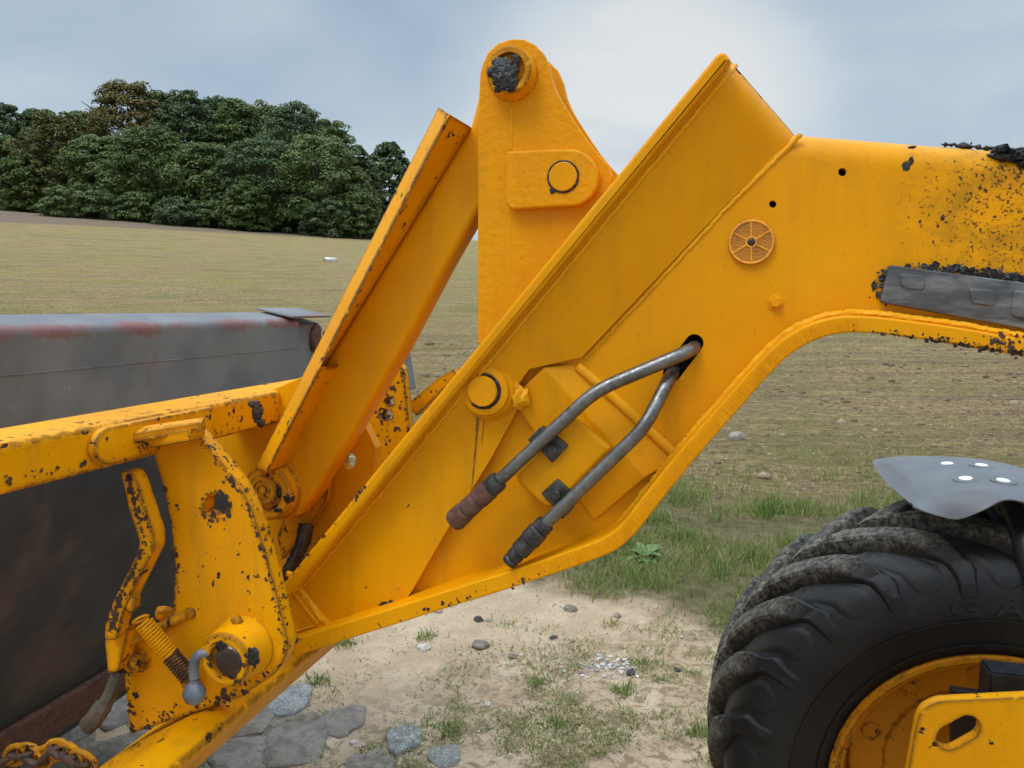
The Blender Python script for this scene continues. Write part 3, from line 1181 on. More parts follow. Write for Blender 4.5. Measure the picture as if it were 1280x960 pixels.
LF = {'green': leaf_mat('leaves_green', (0.072, 0.108, 0.03), (0.18, 0.23, 0.07)),
      'dark': leaf_mat('leaves_dark', (0.056, 0.092, 0.034), (0.135, 0.18, 0.065)),
      'olive': leaf_mat('leaves_olive', (0.075, 0.085, 0.02), (0.16, 0.155, 0.038)),
      'autumn': leaf_mat('leaves_autumn', (0.10, 0.088, 0.02), (0.21, 0.165, 0.04)),
      'light': leaf_mat('leaves_light', (0.055, 0.09, 0.022), (0.13, 0.17, 0.04))}
BARK = simple('bark', (0.05, 0.04, 0.03), (0.1, 0.085, 0.065), 6, (0.8, 0.95), bump=0.8, bdist=0.05)


def tree(px, ytop, ybase, wpx, w, kind, label, shape=1.0, nb=320, per=110, mixk=None):
    """a tree with trunk, limbs and a crown of leaf clumps, at forward distance w"""
    v = (px - 640) / F * w * math.cos(PITCH)
    base = PW(px, ybase, w)
    v = base.dot(RIGHT)
    zb = gz_big(v, w) - 0.2
    top = PW(px, ytop, w).z
    hgt = top - zb
    R = wpx / 2 * w / F * 1.16
    b0 = W3(v, w, zb)
    root = empty('tree', b0)
    tag(root, label, 'tree', 'trees of the wood beyond the field')
    rs = np.random.default_rng(int(px * 13 + ytop * 7 + w))
    tr = max(0.18, R * 0.06)
    lean = Vector((rs.normal(0, 0.3), rs.normal(0, 0.3), 0))
    spine = [b0 + lean * (t * t) + Vector((0, 0, hgt * 0.86 * t)) for t in (0, 0.15, 0.35, 0.6, 0.85, 1)]
    tube('trunk', spine, tr, BARK, root, 8, radii=[tr * q for q in (1.25, 1, 0.85, 0.6, 0.3, 0.08)])
    for k in range(5):
        t = 0.25 + 0.13 * k
        s = b0 + Vector((0, 0, hgt * 0.86 * t))
        az = k * 2.4 + rs.uniform(0, 1)
        e_ = s + Vector((math.cos(az) * R * 0.75, math.sin(az) * R * 0.75, hgt * 0.16))
        tube('limb', [s, (s + e_) / 2 + Vector((0, 0, -0.05 * hgt * 0.3)), e_], tr * 0.4, BARK, root, 6, radii=[tr * 0.45, tr * 0.3, tr * 0.08])
    # clump centres through the crown's outer volume; crowns reach nearly to the ground at the wood's edge
    cs = []
    while len(cs) < nb:
        u = rs.uniform(0.03, 0.97)
        prof = (max(0.0, math.sin(math.pi * min(1, 0.22 + 0.78 * u) ** shape))) ** 0.5
        az = rs.uniform(0, 2 * math.pi)
        rr = R * 0.9 * prof * (rs.uniform(0.12, 1.0) ** 0.45) * (1 + 0.34 * noise.noise(Vector((math.cos(az) * 1.3, math.sin(az) * 1.3, u * 4 + px))))
        cs.append((math.cos(az) * rr, math.sin(az) * rr, hgt * (0.02 + 0.95 * u), prof))
    cs = np.array(cs)
    cr_ = R * rs.uniform(0.10, 0.22, nb) * (0.65 + 0.35 * cs[:, 3])
    n = nb * per
    ci = np.repeat(np.arange(nb), per)
    d = rs.normal(0, 1, (n, 3))
    d /= np.linalg.norm(d, axis=1)[:, None]
    d[:, 2] = np.where(d[:, 2] < -0.35, -d[:, 2], d[:, 2])
    rad = cr_[ci] * rs.uniform(0.55, 1.05, n) ** 0.6
    c = cs[ci, :3] + d * rad[:, None] * np.array([1.15, 1.15, 0.72])
    c += np.array(b0)
    # leaf sprays lie along the outside of each clump, drooping a little
    nrm = d * 0.9 + np.array([0, 0, 0.55]) + rs.normal(0, 0.42, (n, 3))
    nrm /= np.linalg.norm(nrm, axis=1)[:, None]
    a_ = np.cross(nrm, rs.normal(0, 1, (n, 3)))
    a_ /= np.linalg.norm(a_, axis=1)[:, None]
    b_ = np.cross(nrm, a_)
    sz = (w / F) * rs.uniform(0.9, 2.2, n)
    L1, W1 = sz[:, None] * a_, sz[:, None] * 0.5 * b_
    V = np.stack([c - L1, c - W1 * 1.1, c + L1, c + W1 * 1.1], 1).reshape(-1, 3)
    faces = np.arange(n * 4)
    tone = np.clip(rs.normal(0.45, 0.22, n) + rs.normal(0, 0.22, nb)[ci], 0, 1)
    me = fast_mesh('crown', V, faces, 4, LF[kind], np.repeat(tone, 4))
    link('crown', me, None, root)


TREES = [
    # px, ytop, ybase, width, distance, kind, label
    (10, 122, 255, 80, 108, 'dark', 'dark tree at the far left edge of the wood', 0.9),
    (52, 128, 258, 52, 110, 'dark', 'narrow pointed tree behind the yellowing left tree', 1.4),
    (78, 136, 262, 96, 92, 'olive', 'yellowing tree near the left end of the wood', 1.0),
    (6, 165, 262, 70, 94, 'green', 'green tree at the left picture edge in front of the dark one', 1.0),
    (168, 96, 275, 118, 100, 'autumn', 'tallest tree with browning autumn crown', 0.75),
    (238, 106, 280, 92, 100, 'dark', 'dark green tree right of the browning tallest tree', 0.8),
    (302, 119, 285, 96, 102, 'green', 'tree in the middle of the back row of the wood', 0.85),
    (372, 122, 290, 112, 98, 'dark', 'broad dark tree in the right half of the wood', 0.85),
    (130, 168, 280, 90, 90, 'green', 'green tree in front of the browning tallest tree', 1.0),
    (196, 158, 290, 112, 86, 'light', 'light green tree in the middle of the front row', 0.95),
    (262, 178, 295, 104, 85, 'green', 'green front row tree next to the light green one', 0.95),
    (330, 172, 298, 112, 84, 'dark', 'dark front row tree right of the wood centre', 0.9),
    (398, 168, 300, 112, 84, 'green', 'large rounded green tree at the front right of the wood', 0.85),
    (440, 205, 300, 62, 86, 'olive', 'smaller yellowish green tree at the right end of the wood', 0.95),
    (488, 173, 302, 66, 112, 'dark', 'separate tree standing right of the wood beside the link arm', 0.9),
    (40, 190, 268, 60, 90, 'light', 'low light green bushy tree at the left foot of the wood', 1.0),
    (314, 225, 300, 60, 80, 'light', 'bushy light green sapling at the foot of the wood', 1.0),
    (206, 108, 285, 84, 104, 'green', 'tree filling the gap between the browning tree and the dark green one', 0.8),
    (272, 114, 285, 84, 106, 'dark', 'dark tree second right of the browning tallest tree', 0.8),
    (338, 121, 290, 88, 105, 'green', 'tree between the middle back row tree and the broad dark one', 0.8),
    (412, 142, 295, 84, 100, 'green', 'green tree on the falling right shoulder of the wood', 0.85),
    (446, 178, 298, 60, 96, 'dark', 'dark tree low on the right shoulder of the wood', 0.9),
    (110, 134, 275, 80, 104, 'green', 'green tree between the yellowing and the browning trees', 0.85),
]
for t in TREES:
    tree(*t[:7], shape=t[7])
for k, (x, yt, yb, wd, kd, lb) in enumerate([
    (85, 232, 277, 56, 'green', 'left most low shrub in front of the wood'),
    (128, 238, 284, 62, 'dark', 'second low shrub from the left along the wood edge'),
    (176, 240, 290, 62, 'green', 'third low shrub from the left along the wood edge'),
    (226, 246, 295, 60, 'dark', 'fourth low shrub from the left along the wood edge'),
    (276, 252, 299, 60, 'green', 'fifth low shrub from the left along the wood edge'),
    (356, 250, 302, 62, 'dark', 'sixth low shrub from the left along the wood edge'),
    (410, 248, 303, 60, 'dark', 'seventh low shrub from the left along the wood edge'),
    (450, 252, 303, 44, 'light', 'pale low shrub at the right foot of the wood'),
]):
    tree(x, yt, yb, wd, 80 + (k % 3), kd, lb, 0.9, 90, 100)

# ================================================================== the loader
YT, YH, YF, YB = 1.17, 1.152, 1.114, 1.35        # boom: tube face, head face, flange edge, far side
base = P(1000, 480, 1.3); base.z = 0
loader = empty('loader', base)
tag(loader, 'yellow wheel loader with its cranked boom, link arm and large tyre in view', 'loader')


def pl(pts, Y):
    return [P(x, y, Y) for x, y in pts]


# ---------------------------------------------------------------- boom
TOP = [(906, 66), (350, 737)]                     # upper edge of the head
BOT = [(1600, 500), (1290, 447), (1200, 431), (1120, 420), (1078, 416), (1048, 417), (1022, 424), (1000, 435), (980, 450), (955, 476), (925, 510),
       (880, 561), (845, 603), (815, 641), (797, 664), (783, 678), (766, 690), (745, 699), (700, 715), (640, 735), (560, 760), (500, 779), (430, 801), (366, 822)]
BOTs = [tuple(p) for p in spline(BOT, 4)]
# the tube itself, with its rounded upper edge
tube_pts = [(1600, 215), (1290, 186), (1000, 163), (955, 160), (840, 290), (690, 440), (640, 480), (560, 600), (505, 772)] + [(x, y - 4) for x, y in reversed(BOTs[:-8])]


def boom_tube():
    bm = bmesh.new()
    r_px = 36
    # side face outline, top kept r_px below the crown line
    out = []
    for (x, y) in tube_pts:
        out.append((x, y + r_px if y < 250 and x > 940 else y))
    near = [bm.verts.new(P(x, y, YT)) for x, y in out]
    holes = [circ(966, 255, 4.6, 16), circ(1053, 215, 5.2, 16), capsule(868, 429, 840, 466, 11.5, 8)]
    edges = [bm.edges.new((near[i], near[(i + 1) % len(near)])) for i in range(len(near))]
    hv = []
    for h in holes:
        vs = [bm.verts.new(P(x, y, YT)) for x, y in h]
        edges += [bm.edges.new((vs[i], vs[(i + 1) % len(vs)])) for i in range(len(vs))]
        hv.append(vs)
    bmesh.ops.triangle_fill(bm, use_beauty=True, use_dissolve=False, edges=edges)
    # hole walls
    for vs in hv:
        back = [bm.verts.new(v.co + Vector((0, 0.012, 0))) for v in vs]
        for i in range(len(vs)):
            j = (i + 1) % len(vs)
            bm.faces.new((vs[i], vs[j], back[j], back[i]))
    # rounded top edge, roof, far side, underside
    tops = [(1600, 215), (1290, 186), (1000, 163), (955, 160)]
    prof = []
    for (x, y) in tops:
        a, b = P(x, y + r_px, YT), P(x, y, YT)
        r = b.z - a.z
        col = []
        for k in range(11):
            t = math.pi / 2 * k / 10
            col.append(Vector((a.x + (b.x - a.x) * k / 10, YT + r * (1 - math.cos(t)), a.z + r * math.sin(t))))
        col.append(Vector((b.x, YB - r, b.z)))
        for k in range(1, 6):
            t = math.pi / 2 * k / 5
            col.append(Vector((a.x, YB - r + r * math.sin(t), a.z + r * math.cos(t))))
        prof.append([bm.verts.new(c) for c in col])
    for A, B in zip(prof, prof[1:]):
        for i in range(len(A) - 1):
            bm.faces.new((A[i], B[i], B[i + 1], A[i + 1]))
    bmesh.ops.remove_doubles(bm, verts=bm.verts, dist=0.0004)
    # far plate
    far = [bm.verts.new(Vector((q.x, YB, q.z))) for q in (P(x, y, YT) for x, y in out)]
    bm.faces.new(far)
    bmesh.ops.recalc_face_normals(bm, faces=bm.faces)
    me = bpy.data.meshes.new('boom')
    bm.to_mesh(me); bm.free()
    smooth(me, 25)
    return link('boom', me, MT['paint_boom'], loader)


boom = boom_tube()
# black sheet standing in for the shade inside the tube behind the holes
plate('hole_shade_sheet', [(800, 240), (1080, 190), (1080, 300), (900, 480), (780, 520)], 1.20, 1.215, MT['hole'], boom)


def warp_panel(name, pts, Y0, thick, mat, parent, fn, cell=14, holes=()):
    """plate whose face bulges: Y = Y0 + fn(px, py)"""
    bm = bmesh.new()
    vs = [bm.verts.new((x, y, 0)) for x, y in pts]
    edges = [bm.edges.new((vs[i], vs[(i + 1) % len(vs)])) for i in range(len(vs))]
    bmesh.ops.triangle_fill(bm, use_beauty=True, edges=edges)
    xs = [p[0] for p in pts]; ys = [p[1] for p in pts]
    x = min(xs) + cell
    while x < max(xs):
        bmesh.ops.bisect_plane(bm, geom=bm.verts[:] + bm.edges[:] + bm.faces[:], plane_co=(x, 0, 0), plane_no=(1, 0, 0))
        x += cell
    y = min(ys) + cell
    while y < max(ys):
        bmesh.ops.bisect_plane(bm, geom=bm.verts[:] + bm.edges[:] + bm.faces[:], plane_co=(0, y, 0), plane_no=(0, 1, 0))
        y += cell
    for v in bm.verts:
        px, py = v.co.x, v.co.y
        q = P(px, py, Y0)
        v.co = Vector((q.x, Y0 + fn(px, py), q.z))
    bmesh.ops.recalc_face_normals(bm, faces=bm.faces)
    if sum((f.normal.y * f.calc_area() for f in bm.faces)) > 0:
        bmesh.ops.reverse_faces(bm, faces=bm.faces)
    r = bmesh.ops.extrude_face_region(bm, geom=bm.faces[:])
    nv = [g for g in r['geom'] if isinstance(g, bmesh.types.BMVert)]
    for v in nv:
        v.co.y += thick
    bmesh.ops.recalc_face_normals(bm, faces=bm.faces)
    me = bpy.data.meshes.new(name)
    bm.to_mesh(me); bm.free()
    smooth(me, 28)
    return link(name, me, mat, parent)


tdir = (Vector(TOP[1]) - Vector(TOP[0])).normalized()
tnrm = Vector((tdir.y, -tdir.x))                  # towards lower right in the photo


def top_dist(x, y):
    return (Vector((x, y)) - Vector(TOP[0])).dot(tnrm) * (1 if tnrm.x > 0 else -1)


ENDR = 34.0
end_d = (Vector((1000, 160)) - Vector((906, 66))).normalized()
end_n = Vector((-end_d.y, end_d.x))


def head_shape(x, y):
    d = top_dist(x, y)                            # distance below the upper edge
    up = 1 - sstep(480, 640, y)
    tilt = up * (0.00038 * d - 0.030)             # upper panel leans in towards its lower edge
    e_ = abs((Vector((x, y)) - Vector((906, 66))).dot(end_n))
    rr = 0.0
    if e_ < ENDR:
        t = 1 - e_ / ENDR
        rr = 0.045 * (1 - math.sqrt(max(0.0, 1 - t * t)))
        rr += 0.6 * up * max(0.0, 0.006 - 0.00038 * d) * t
    return tilt + rr


seam = [(1000, 163), (905, 257), (726, 447), (662, 461), (640, 492), (650, 505), (612, 575), (560, 660), (515, 738), (500, 760)]
head_pts = [(912, 73), (930, 90), (955, 116), (980, 142)] + seam + [(430, 790), (372, 808), (362, 780), (352, 742)]
warp_panel('head_panel', head_pts, YH, 0.03, MT['paint'], boom, head_shape, 9)
# rounded far end of the head
rows = []
for k in range(9):
    t = k / 8
    x, y = 911 + 89 * t, 72.5 + 89.5 * t
    row = []
    for j in range(9):
        a = math.pi / 2 * j / 8
        ys = YH + head_shape(x, y) - 0.002
        q = P(x, y, YH)
        row.append(Vector((q.x, ys + (YB - ys) * j / 8, q.z)))
    rows.append(row)
grid_mesh('end_plate', rows, MT['paint'], boom, 0.0)

# flange plates along the upper and lower edges
plate('upper_flange', rnd([(897, 66, 6), (906, 64, 4), (914, 74, 3), (360, 746), (348, 737, 3)]), YF, YB, MT['paint'], boom, 0.006, res=4)
bot_strip = strip(BOTs, 21, 1)
plate('lower_flange', bot_strip, YF - 0.004, YB, MT['paint'], boom, 0.003)


def weld(name, line, Y, rpx=6, n=60, jit=0.35, mat=None, parent=None):
    """hand-laid weld bead along a line of photo points"""
    pts = [Vector(p) for p in line]
    L_ = [0]
    for a, b in zip(pts, pts[1:]):
        L_.append(L_[-1] + (b - a).length)
    out = []
    for k in range(n):
        s = L_[-1] * k / (n - 1)
        i = max(j for j in range(len(L_)) if L_[j] <= s + 1e-6)
        i = min(i, len(pts) - 2)
        t = (s - L_[i]) / max(1e-6, L_[i + 1] - L_[i])
        q = pts[i].lerp(pts[i + 1], t)
        yy = Y(q.x, q.y) if callable(Y) else Y
        out.append(P(q.x + random.gauss(0, 0.5), q.y + random.gauss(0, 0.5), yy))
    r = rpx * M(pts[0].x, pts[0].y, 1.15)
    return tube(name, out, r, mat or MT['weld'], parent or boom, 8, jit)


weld('weld_bead', [(919, 82), (640, 419), (500, 588), (372, 742)], lambda x, y: YH + head_shape(x, y) + 0.002, 3.6, 190, 0.12)
low_in = [q for q in bot_strip[len(BOTs):]]
low_in = [(x - 1, y - 3) for x, y in low_in]
weld('weld_bead', [q for q in low_in if q[0] < 1340], YH + 0.010, 4.0, 330, 0.16)
weld('weld_bead', [(1001, 168), (907, 262), (732, 448)], YT + 0.001, 3.4, 130, 0.14)

# cut marks across the thick lower plate's edge
bm = bmesh.new()
acc = 0
for a, b in zip(BOTs, BOTs[1:]):
    A, B = Vector(a), Vector(b)
    d = B - A
    ln = d.length
    t = 0.0
    while t < ln:
        p = A + d * (t / ln)
        if 640 < p.x < 1075 and random.random() < 0.85:
            nrm = Vector((-d.y, d.x)).normalized()
            q0, q1 = p + nrm * random.uniform(1, 3), p + nrm * random.uniform(12, 18)
            hw = d.normalized() * random.uniform(0.5, 0.8)
            Yq = YF - 0.0046 - random.uniform(0, 0.0004)
            c = [P(*(q0 - hw), YF - 0.0035), P(*(q0 + hw), YF - 0.0035), P(*(q1 + hw), YF - 0.0035), P(*(q1 - hw), YF - 0.0035)]
            m0, m1 = P(*q0, Yq), P(*q1, Yq)
            vs = [bm.verts.new(x_) for x_ in c + [m0, m1]]
            bm.faces.new((vs[0], vs[4], vs[5], vs[3])); bm.faces.new((vs[4], vs[1], vs[2], vs[5]))
        t += 2.4
me = bpy.data.meshes.new('cut_marks')
bm.to_mesh(me); bm.free()
o = link('cut_marks', me, MT['weld'], boom)
tag(o, kind='stuff')

# raised hose block with sloping shoulder and guard bar
Yk = 1.140


def prism(name, polys, mat, parent, bevel=0.0):
    """closed solid from a list of (points3d) faces merged by position"""
    bm = bmesh.new()
    for f in polys:
        bm.faces.new([bm.verts.new(v) for v in f])
    bmesh.ops.remove_doubles(bm, verts=bm.verts, dist=1e-5)
    bmesh.ops.recalc_face_normals(bm, faces=bm.faces)
    if bevel:
        bmesh.ops.bevel(bm, geom=bm.edges[:], offset=bevel, segments=2, affect='EDGES', profile=0.6)
    me = bpy.data.meshes.new(name)
    bm.to_mesh(me); bm.free()
    me.shade_flat()
    return link(name, me, mat, parent)


# shoulder: outer line sits on the tube, inner line is raised
so, si = [(716, 455), (844, 575)], [(680, 459), (806, 597)]
A0, A1 = P(*so[0], YT - 0.001), P(*so[1], YT - 0.001)
B0, B1 = P(*si[0], YT - 0.017), P(*si[1], YT - 0.017)
E0, E1 = P(640, 498, YT - 0.013), P(742, 652, YT - 0.002)
back = lambda v: Vector((v.x, YT + 0.01, v.z))
prism('hose_block', [(A0, A1, B1, B0), (B0, B1, E1, E0), (A0, B0, back(B0), back(A0)), (B0, E0, back(E0), back(B0)), (A1, back(A1), back(B1), B1),
                     (B1, back(B1), back(E1), E1), (E0, E1, back(E1), back(E0)), (A0, back(A0), back(A1), A1), (back(A0), back(B0), back(E0), back(E1), back(B1), back(A1))], MT['paint'], boom, 0.0025)
# second, thicker block carrying the clamps
plate('clamp_block', rnd([(717, 519, 6), (765, 561, 6), (688, 641, 16), (640, 598, 14)], 6), YT - 0.038, YT - 0.002, MT['paint'], boom, 0.007, res=4)
tube('guard_bar', [P(x, y, YT - 0.001) for x, y in ((722, 458), (760, 491), (800, 527), (848, 571))], 6.5 * M(780, 510, YT), MT['weld'], boom, 12, 0.12)

# lower pin boss of the boom
bc = P(610, 487, YH)
mm = M(610, 487, YH)
bo = lathe('pin_boss', bc, [(39 * mm, -0.005), (39 * mm, 0.004), (36 * mm, 0.009), (34 * mm, 0.012), (31.5 * mm, 0.013), (30 * mm, 0.020), (26 * mm, 0.0215), (22 * mm, 0.0215), (21.8 * mm, 0.012)], MT['paint'], boom, 48)
pc = P(603, 489, YH - 0.024)
lathe('pin', pc, [(19 * mm, -0.03), (19 * mm, 0.002), (18 * mm, 0.004)], MT['paint'], boom, 40)
tube('grease_ring', [pc + Vector((math.cos(t) * 20.8 * mm, 0.003, math.sin(t) * 20.8 * mm)) for t in np.linspace(-2.3, 1.9, 40)], 2.0 * mm, MT['grease'], boom, 8, 0.9)
blob('weld_lump', P(649, 497, YH - 0.004), 12 * mm, MT['weld'], boom, (1, 0.6, 1.1), 0.5, 2, 3, 2.2)
weld('weld_bead', [(632, 461), (642, 470), (646, 484), (645, 497)], YH - 0.002, 4.5, 16)
# stain running down from the pin

def run(name, line, wpx, Y):
    pts_ = spline([Vector((x, y)) for x, y in line], 6)
    a_, b_ = [], []
    for i, q in enumerate(pts_):
        t = i / (len(pts_) - 1)
        w2 = wpx * (1 - 0.75 * t) * (0.7 + 0.5 * noise.noise(Vector((i * 0.9, wpx, 0))))
        a_.append((q.x - w2, q.y)); b_.append((q.x + w2, q.y))
    S_ = lambda q: (lambda p_: Vector((p_.x, YH + head_shape(*q) - 0.0007, p_.z)))(P(q[0], q[1], YH))
    return grid_mesh(name, [[S_(l), S_(((l[0] + r_[0]) / 2, l[1])), S_(r_)] for l, r_ in zip(a_, b_)], MT['runs'], boom)


run('rust_run', [(600, 514), (597, 540), (593, 575), (589, 615)], 2.6, YH)
run('rust_run', [(607, 516), (605, 534), (602, 556)], 1.6, YH)
# hydraulic pipes leaving the slot
pm_ = M(740, 500, 1.1)


def pipe(name, line, rpx, mat, parent, seg=14):
    pts = [P(x, y, Y) for x, y, Y in line]
    # soften corners
    sm = []
    for i, p in enumerate(pts):
        if 0 < i < len(pts) - 1:
            for t in np.linspace(0, 1, 9):
                a, b = pts[i - 1], pts[i + 1]
                ra = min(0.03, (p - a).length * 0.45); rb = min(0.03, (b - p).length * 0.45)
                q0, q1 = p + (a - p).normalized() * ra, p + (b - p).normalized() * rb
                sm.append(q0 * (1 - t) ** 2 + p * 2 * t * (1 - t) + q1 * t * t)
        else:
            sm.append(p)
    return tube(name, sm, rpx * pm_, mat, parent, seg, 0.02)


YP = YT - 0.052
p1 = pipe('hydraulic_pipe', [(872, 430, 1.22), (866, 437, 1.15), (745, 488, YP), (618, 606, YP)], 8.8, MT['steel'], boom)
p2 = pipe('hydraulic_pipe', [(846, 458, 1.22), (838, 470, 1.155), (806, 534, YP - 0.005), (676, 660, YP - 0.005)], 8.8, MT['steel'], boom)


def fitting(name, a, b, Y, mat, steps, parent=boom):
    A, B = P(*a, Y), P(*b, Y)
    ax = (B - A)
    L_ = ax.length
    return lathe(name, A, [(r * pm_, L_ * h) for r, h in steps], mat, parent, 24, ax)


fitting('hose_coupling', (625, 599), (608, 615), YP, MT['fitting'], [(9, 0), (13, 0.06), (14, 0.25), (13.5, 0.8), (11, 1.0)])
fitting('hose_coupling', (613, 610), (566, 653), YP, MT['rust'], [(12, 0), (14.5, 0.03), (14.5, 0.3), (13, 0.33), (13.8, 0.37), (14.2, 0.62), (12.8, 0.65), (15, 0.69), (15.4, 0.93), (13, 1.0)])
fitting('hose_coupling', (683, 653), (636, 703), YP - 0.005, MT['fitting'], [(9, 0), (12.5, 0.02), (13, 0.14), (11, 0.17), (14, 0.21), (14.5, 0.42), (13, 0.45), (13.2, 0.7), (10, 0.73), (11.5, 0.78), (11.5, 0.86), (9, 0.89), (11, 0.93), (10.5, 1.0)])


def clamp(cx, cy, sgn):
    r = 19
    q = plate('pipe_clamp', rnd([(cx - r, cy, 2), (cx + 1, cy - r + 1, 2), (cx + r, cy - 2, 2), (cx - 1, cy + r, 2)]), YT - 0.045, YT - 0.036, MT['fitting'], boom, 0.0015)
    c = P(cx + 1, cy + 1, YT - 0.045)
    lathe('clamp_bolt', c, [(9.5 * pm_, -0.002), (9.5 * pm_, 0.001), (6.8 * pm_, 0.0012), (6.8 * pm_, 0.007), (6 * pm_, 0.008)], MT['fitting'], boom, 6)


clamp(691, 560, 1)
clamp(695, 617, -1)
plate('clamp_saddle', rnd([(659, 550, 2), (676, 533, 3), (690, 545, 2), (672, 562, 2)]), YP - 0.004, YT - 0.036, MT['fitting'], boom, 0.002)
plate('clamp_saddle', rnd([(697, 640, 2), (718, 627, 3), (716, 637, 3), (702, 650, 2)]), YP - 0.004, YT - 0.036, MT['fitting'], boom, 0.002)

# round reflector with six ribs
rc = P(939, 303, YT)
rm = M(939, 303, YT)
refl = lathe('reflector', rc, [(28 * rm, -0.001), (28 * rm, 0.004), (27 * rm, 0.0055), (0.1 * rm, 0.0055)], MT['amber'], boom, 48)
tube('reflector_rim', [rc + Vector((math.cos(t) * 26 * rm, -0.0055, math.sin(t) * 26 * rm)) for t in np.linspace(0, 2 * math.pi, 49)], 1.6 * rm, MT['amber_lite'], boom, 8)
for k in range(6):
    t = math.radians(30 + 60 * k + 2)
    tube('reflector_rib', [rc + Vector((math.cos(t) * 6 * rm, -0.0056, math.sin(t) * 6 * rm)), rc + Vector((math.cos(t) * 25 * rm, -0.0056, math.sin(t) * 25 * rm))], 1.2 * rm, MT['amber_lite'], boom, 6)
tube('reflector_hub', [rc + Vector((math.cos(t) * 6 * rm, -0.0058, math.sin(t) * 6 * rm)) for t in np.linspace(0, 2 * math.pi, 25)], 1.2 * rm, MT['amber_lite'], boom, 6)
lathe('reflector_rivet', rc, [(4.2 * rm, 0), (4.2 * rm, 0.0065), (2.5 * rm, 0.0078)], MT['blackmetal'], boom, 16)
# painted bolt
b2 = P(969, 378, YT)
lathe('boom_bolt', b2, [(10 * rm, -0.001), (10 * rm, 0.0015), (8.5 * rm, 0.002)], MT['paint'], boom, 28)
lathe('boom_bolt', b2 + Vector((0, -0.0018, 0)), [(7 * rm, 0), (7 * rm, 0.006), (6 * rm, 0.0072)], MT['paint'], boom, 6)

# wear pad with moulded bosses
pad = plate('wear_pad', rnd([(1112, 331, 3), (1300, 356), (1420, 372), (1410, 440), (1290, 413), (1101, 378, 4)]), YT - 0.012, YT + 0.002, MT['pad'], boom, 0.002)
for (x, y, r) in ((1140, 352, 15), (1228, 371, 16)):
    plate('pad_boss', rnd([(x - r, y - r * 0.7, 6), (x + r * 1.15, y - r * 0.5, 7), (x + r, y + r * 0.75, 7), (x - r * 0.9, y + r * 0.5, 6)], 5), YT - 0.0142, YT - 0.010, MT['pad'], pad, 0.003)
plate('pad_boss', rnd([(1268, 362, 6), (1330, 372, 6), (1326, 408, 6), (1264, 395, 6)]), YT - 0.0145, YT - 0.010, MT['pad'], pad, 0.002)

# grease: lumps along the tube's top right, over the pad and under the flange
def smear(name, line, rpx, Y, n=30, par=boom):
    pts = spline([Vector((x, y, 0)) for x, y in line], max(2, n // max(1, len(line) - 1)))
    mm_ = M(line[0][0], line[0][1], Y)
    rad = [mm_ * rpx * max(0.15, 0.55 + 0.9 * noise.noise(Vector((k * 0.8, rpx, line[0][0])))) for k in range(len(pts))]
    rad[0] *= 0.3; rad[-1] *= 0.3
    return tube(name, [P(q.x + random.gauss(0, rpx * 0.15), q.y + random.gauss(0, rpx * 0.15), Y) for q in pts], 1, MT['grease'], par, 10, 0.7, radii=rad)


smear('grease_smear', [(1176, 180), (1200, 182), (1232, 185), (1260, 188), (1300, 191)], 4.2, YT + 0.03)
def mound(name, ctrs, Y, dep, mat, par):
    """flat irregular patch of dried grease"""
    for (x, y, rx, ry, sd) in ctrs:
        mm_ = M(x, y, Y)
        bm = bmesh.new()
        bmesh.ops.create_icosphere(bm, subdivisions=4, radius=1)
        for v in bm.verts:
            d = v.co.normalized()
            k = 1 + 0.32 * noise.fractal(Vector((d.x * 1.8, d.z * 1.8, sd)), 0.9, 2.1, 5)
            q = P(x, y, Y)
            v.co = q + Vector((d.x * rx * mm_ * k, d.y * dep * (1 + 0.8 * noise.noise(d * 7 + Vector((sd, 0, 0)))), d.z * ry * mm_ * k))
        me_ = bpy.data.meshes.new(name)
        bm.to_mesh(me_); bm.free()
        me_.shade_smooth()
        link(name, me_, mat, par)


mound('grease_patch', [(1262, 196, 24, 11, 1.2), (1250, 189, 10, 8, 4.1), (1278, 207, 14, 8, 7.7)], YT + 0.014, 0.018, MT['grease'], boom)
mound('grease_patch', [(1254, 418, 9, 7, 8.8)], YT - 0.003, 0.006, MT['grease'], boom)
gsp = [(q + Vector((0, -0.001 - random.random() * 0.003, 0)), Vector((random.gauss(0, 0.3), -1, random.gauss(0, 0.3))), rchip(0.0042)) for q in
       [P(random.uniform(1112, 1300), 0, 1) for _ in range(0)] +
       [P(x, 331 + (x - 1112) * 0.133 - abs(random.gauss(0, 4.5 if x > 1160 else 2)) - 1, YT) for x in np.random.default_rng(8).triangular(1112, 1290, 1300, 230)] +
       [P(1106 + random.gauss(0, 3), random.uniform(332, 380), YT) for _ in range(46)] + [P(random.gauss(1099, 5), random.uniform(340, 375), YT) for _ in range(14)]]
chips('grease_crust', gsp, boom, MT['grease'])
gsp = [(P(x, 416 + (x - 1078) * 0.147 - 2 - abs(random.gauss(0, 2.0)), YF - 0.0045), Vector((random.gauss(0, 0.3), -1, -0.5)), rchip(0.003)) for x in np.random.default_rng(9).triangular(1080, 1290, 1300, 150)]
chips('grease_crust', gsp, boom, MT['grease'])
mound('paint_chip', [(1133, 208, 5, 6, 1.9), (1139, 201, 3, 5, 4.3), (1140, 184, 5, 2, 6.6), (1178, 272, 2.6, 4, 3.7), (1092, 357, 2.6, 6, 9.9)], YT, 0.0008, MT['grease'], boom)
mound('paint_chip', [(482, 757, 8, 5, 2.4), (489, 754, 4, 4, 5.1)], YH - 0.0005, 0.0016, MT['grease'], boom)

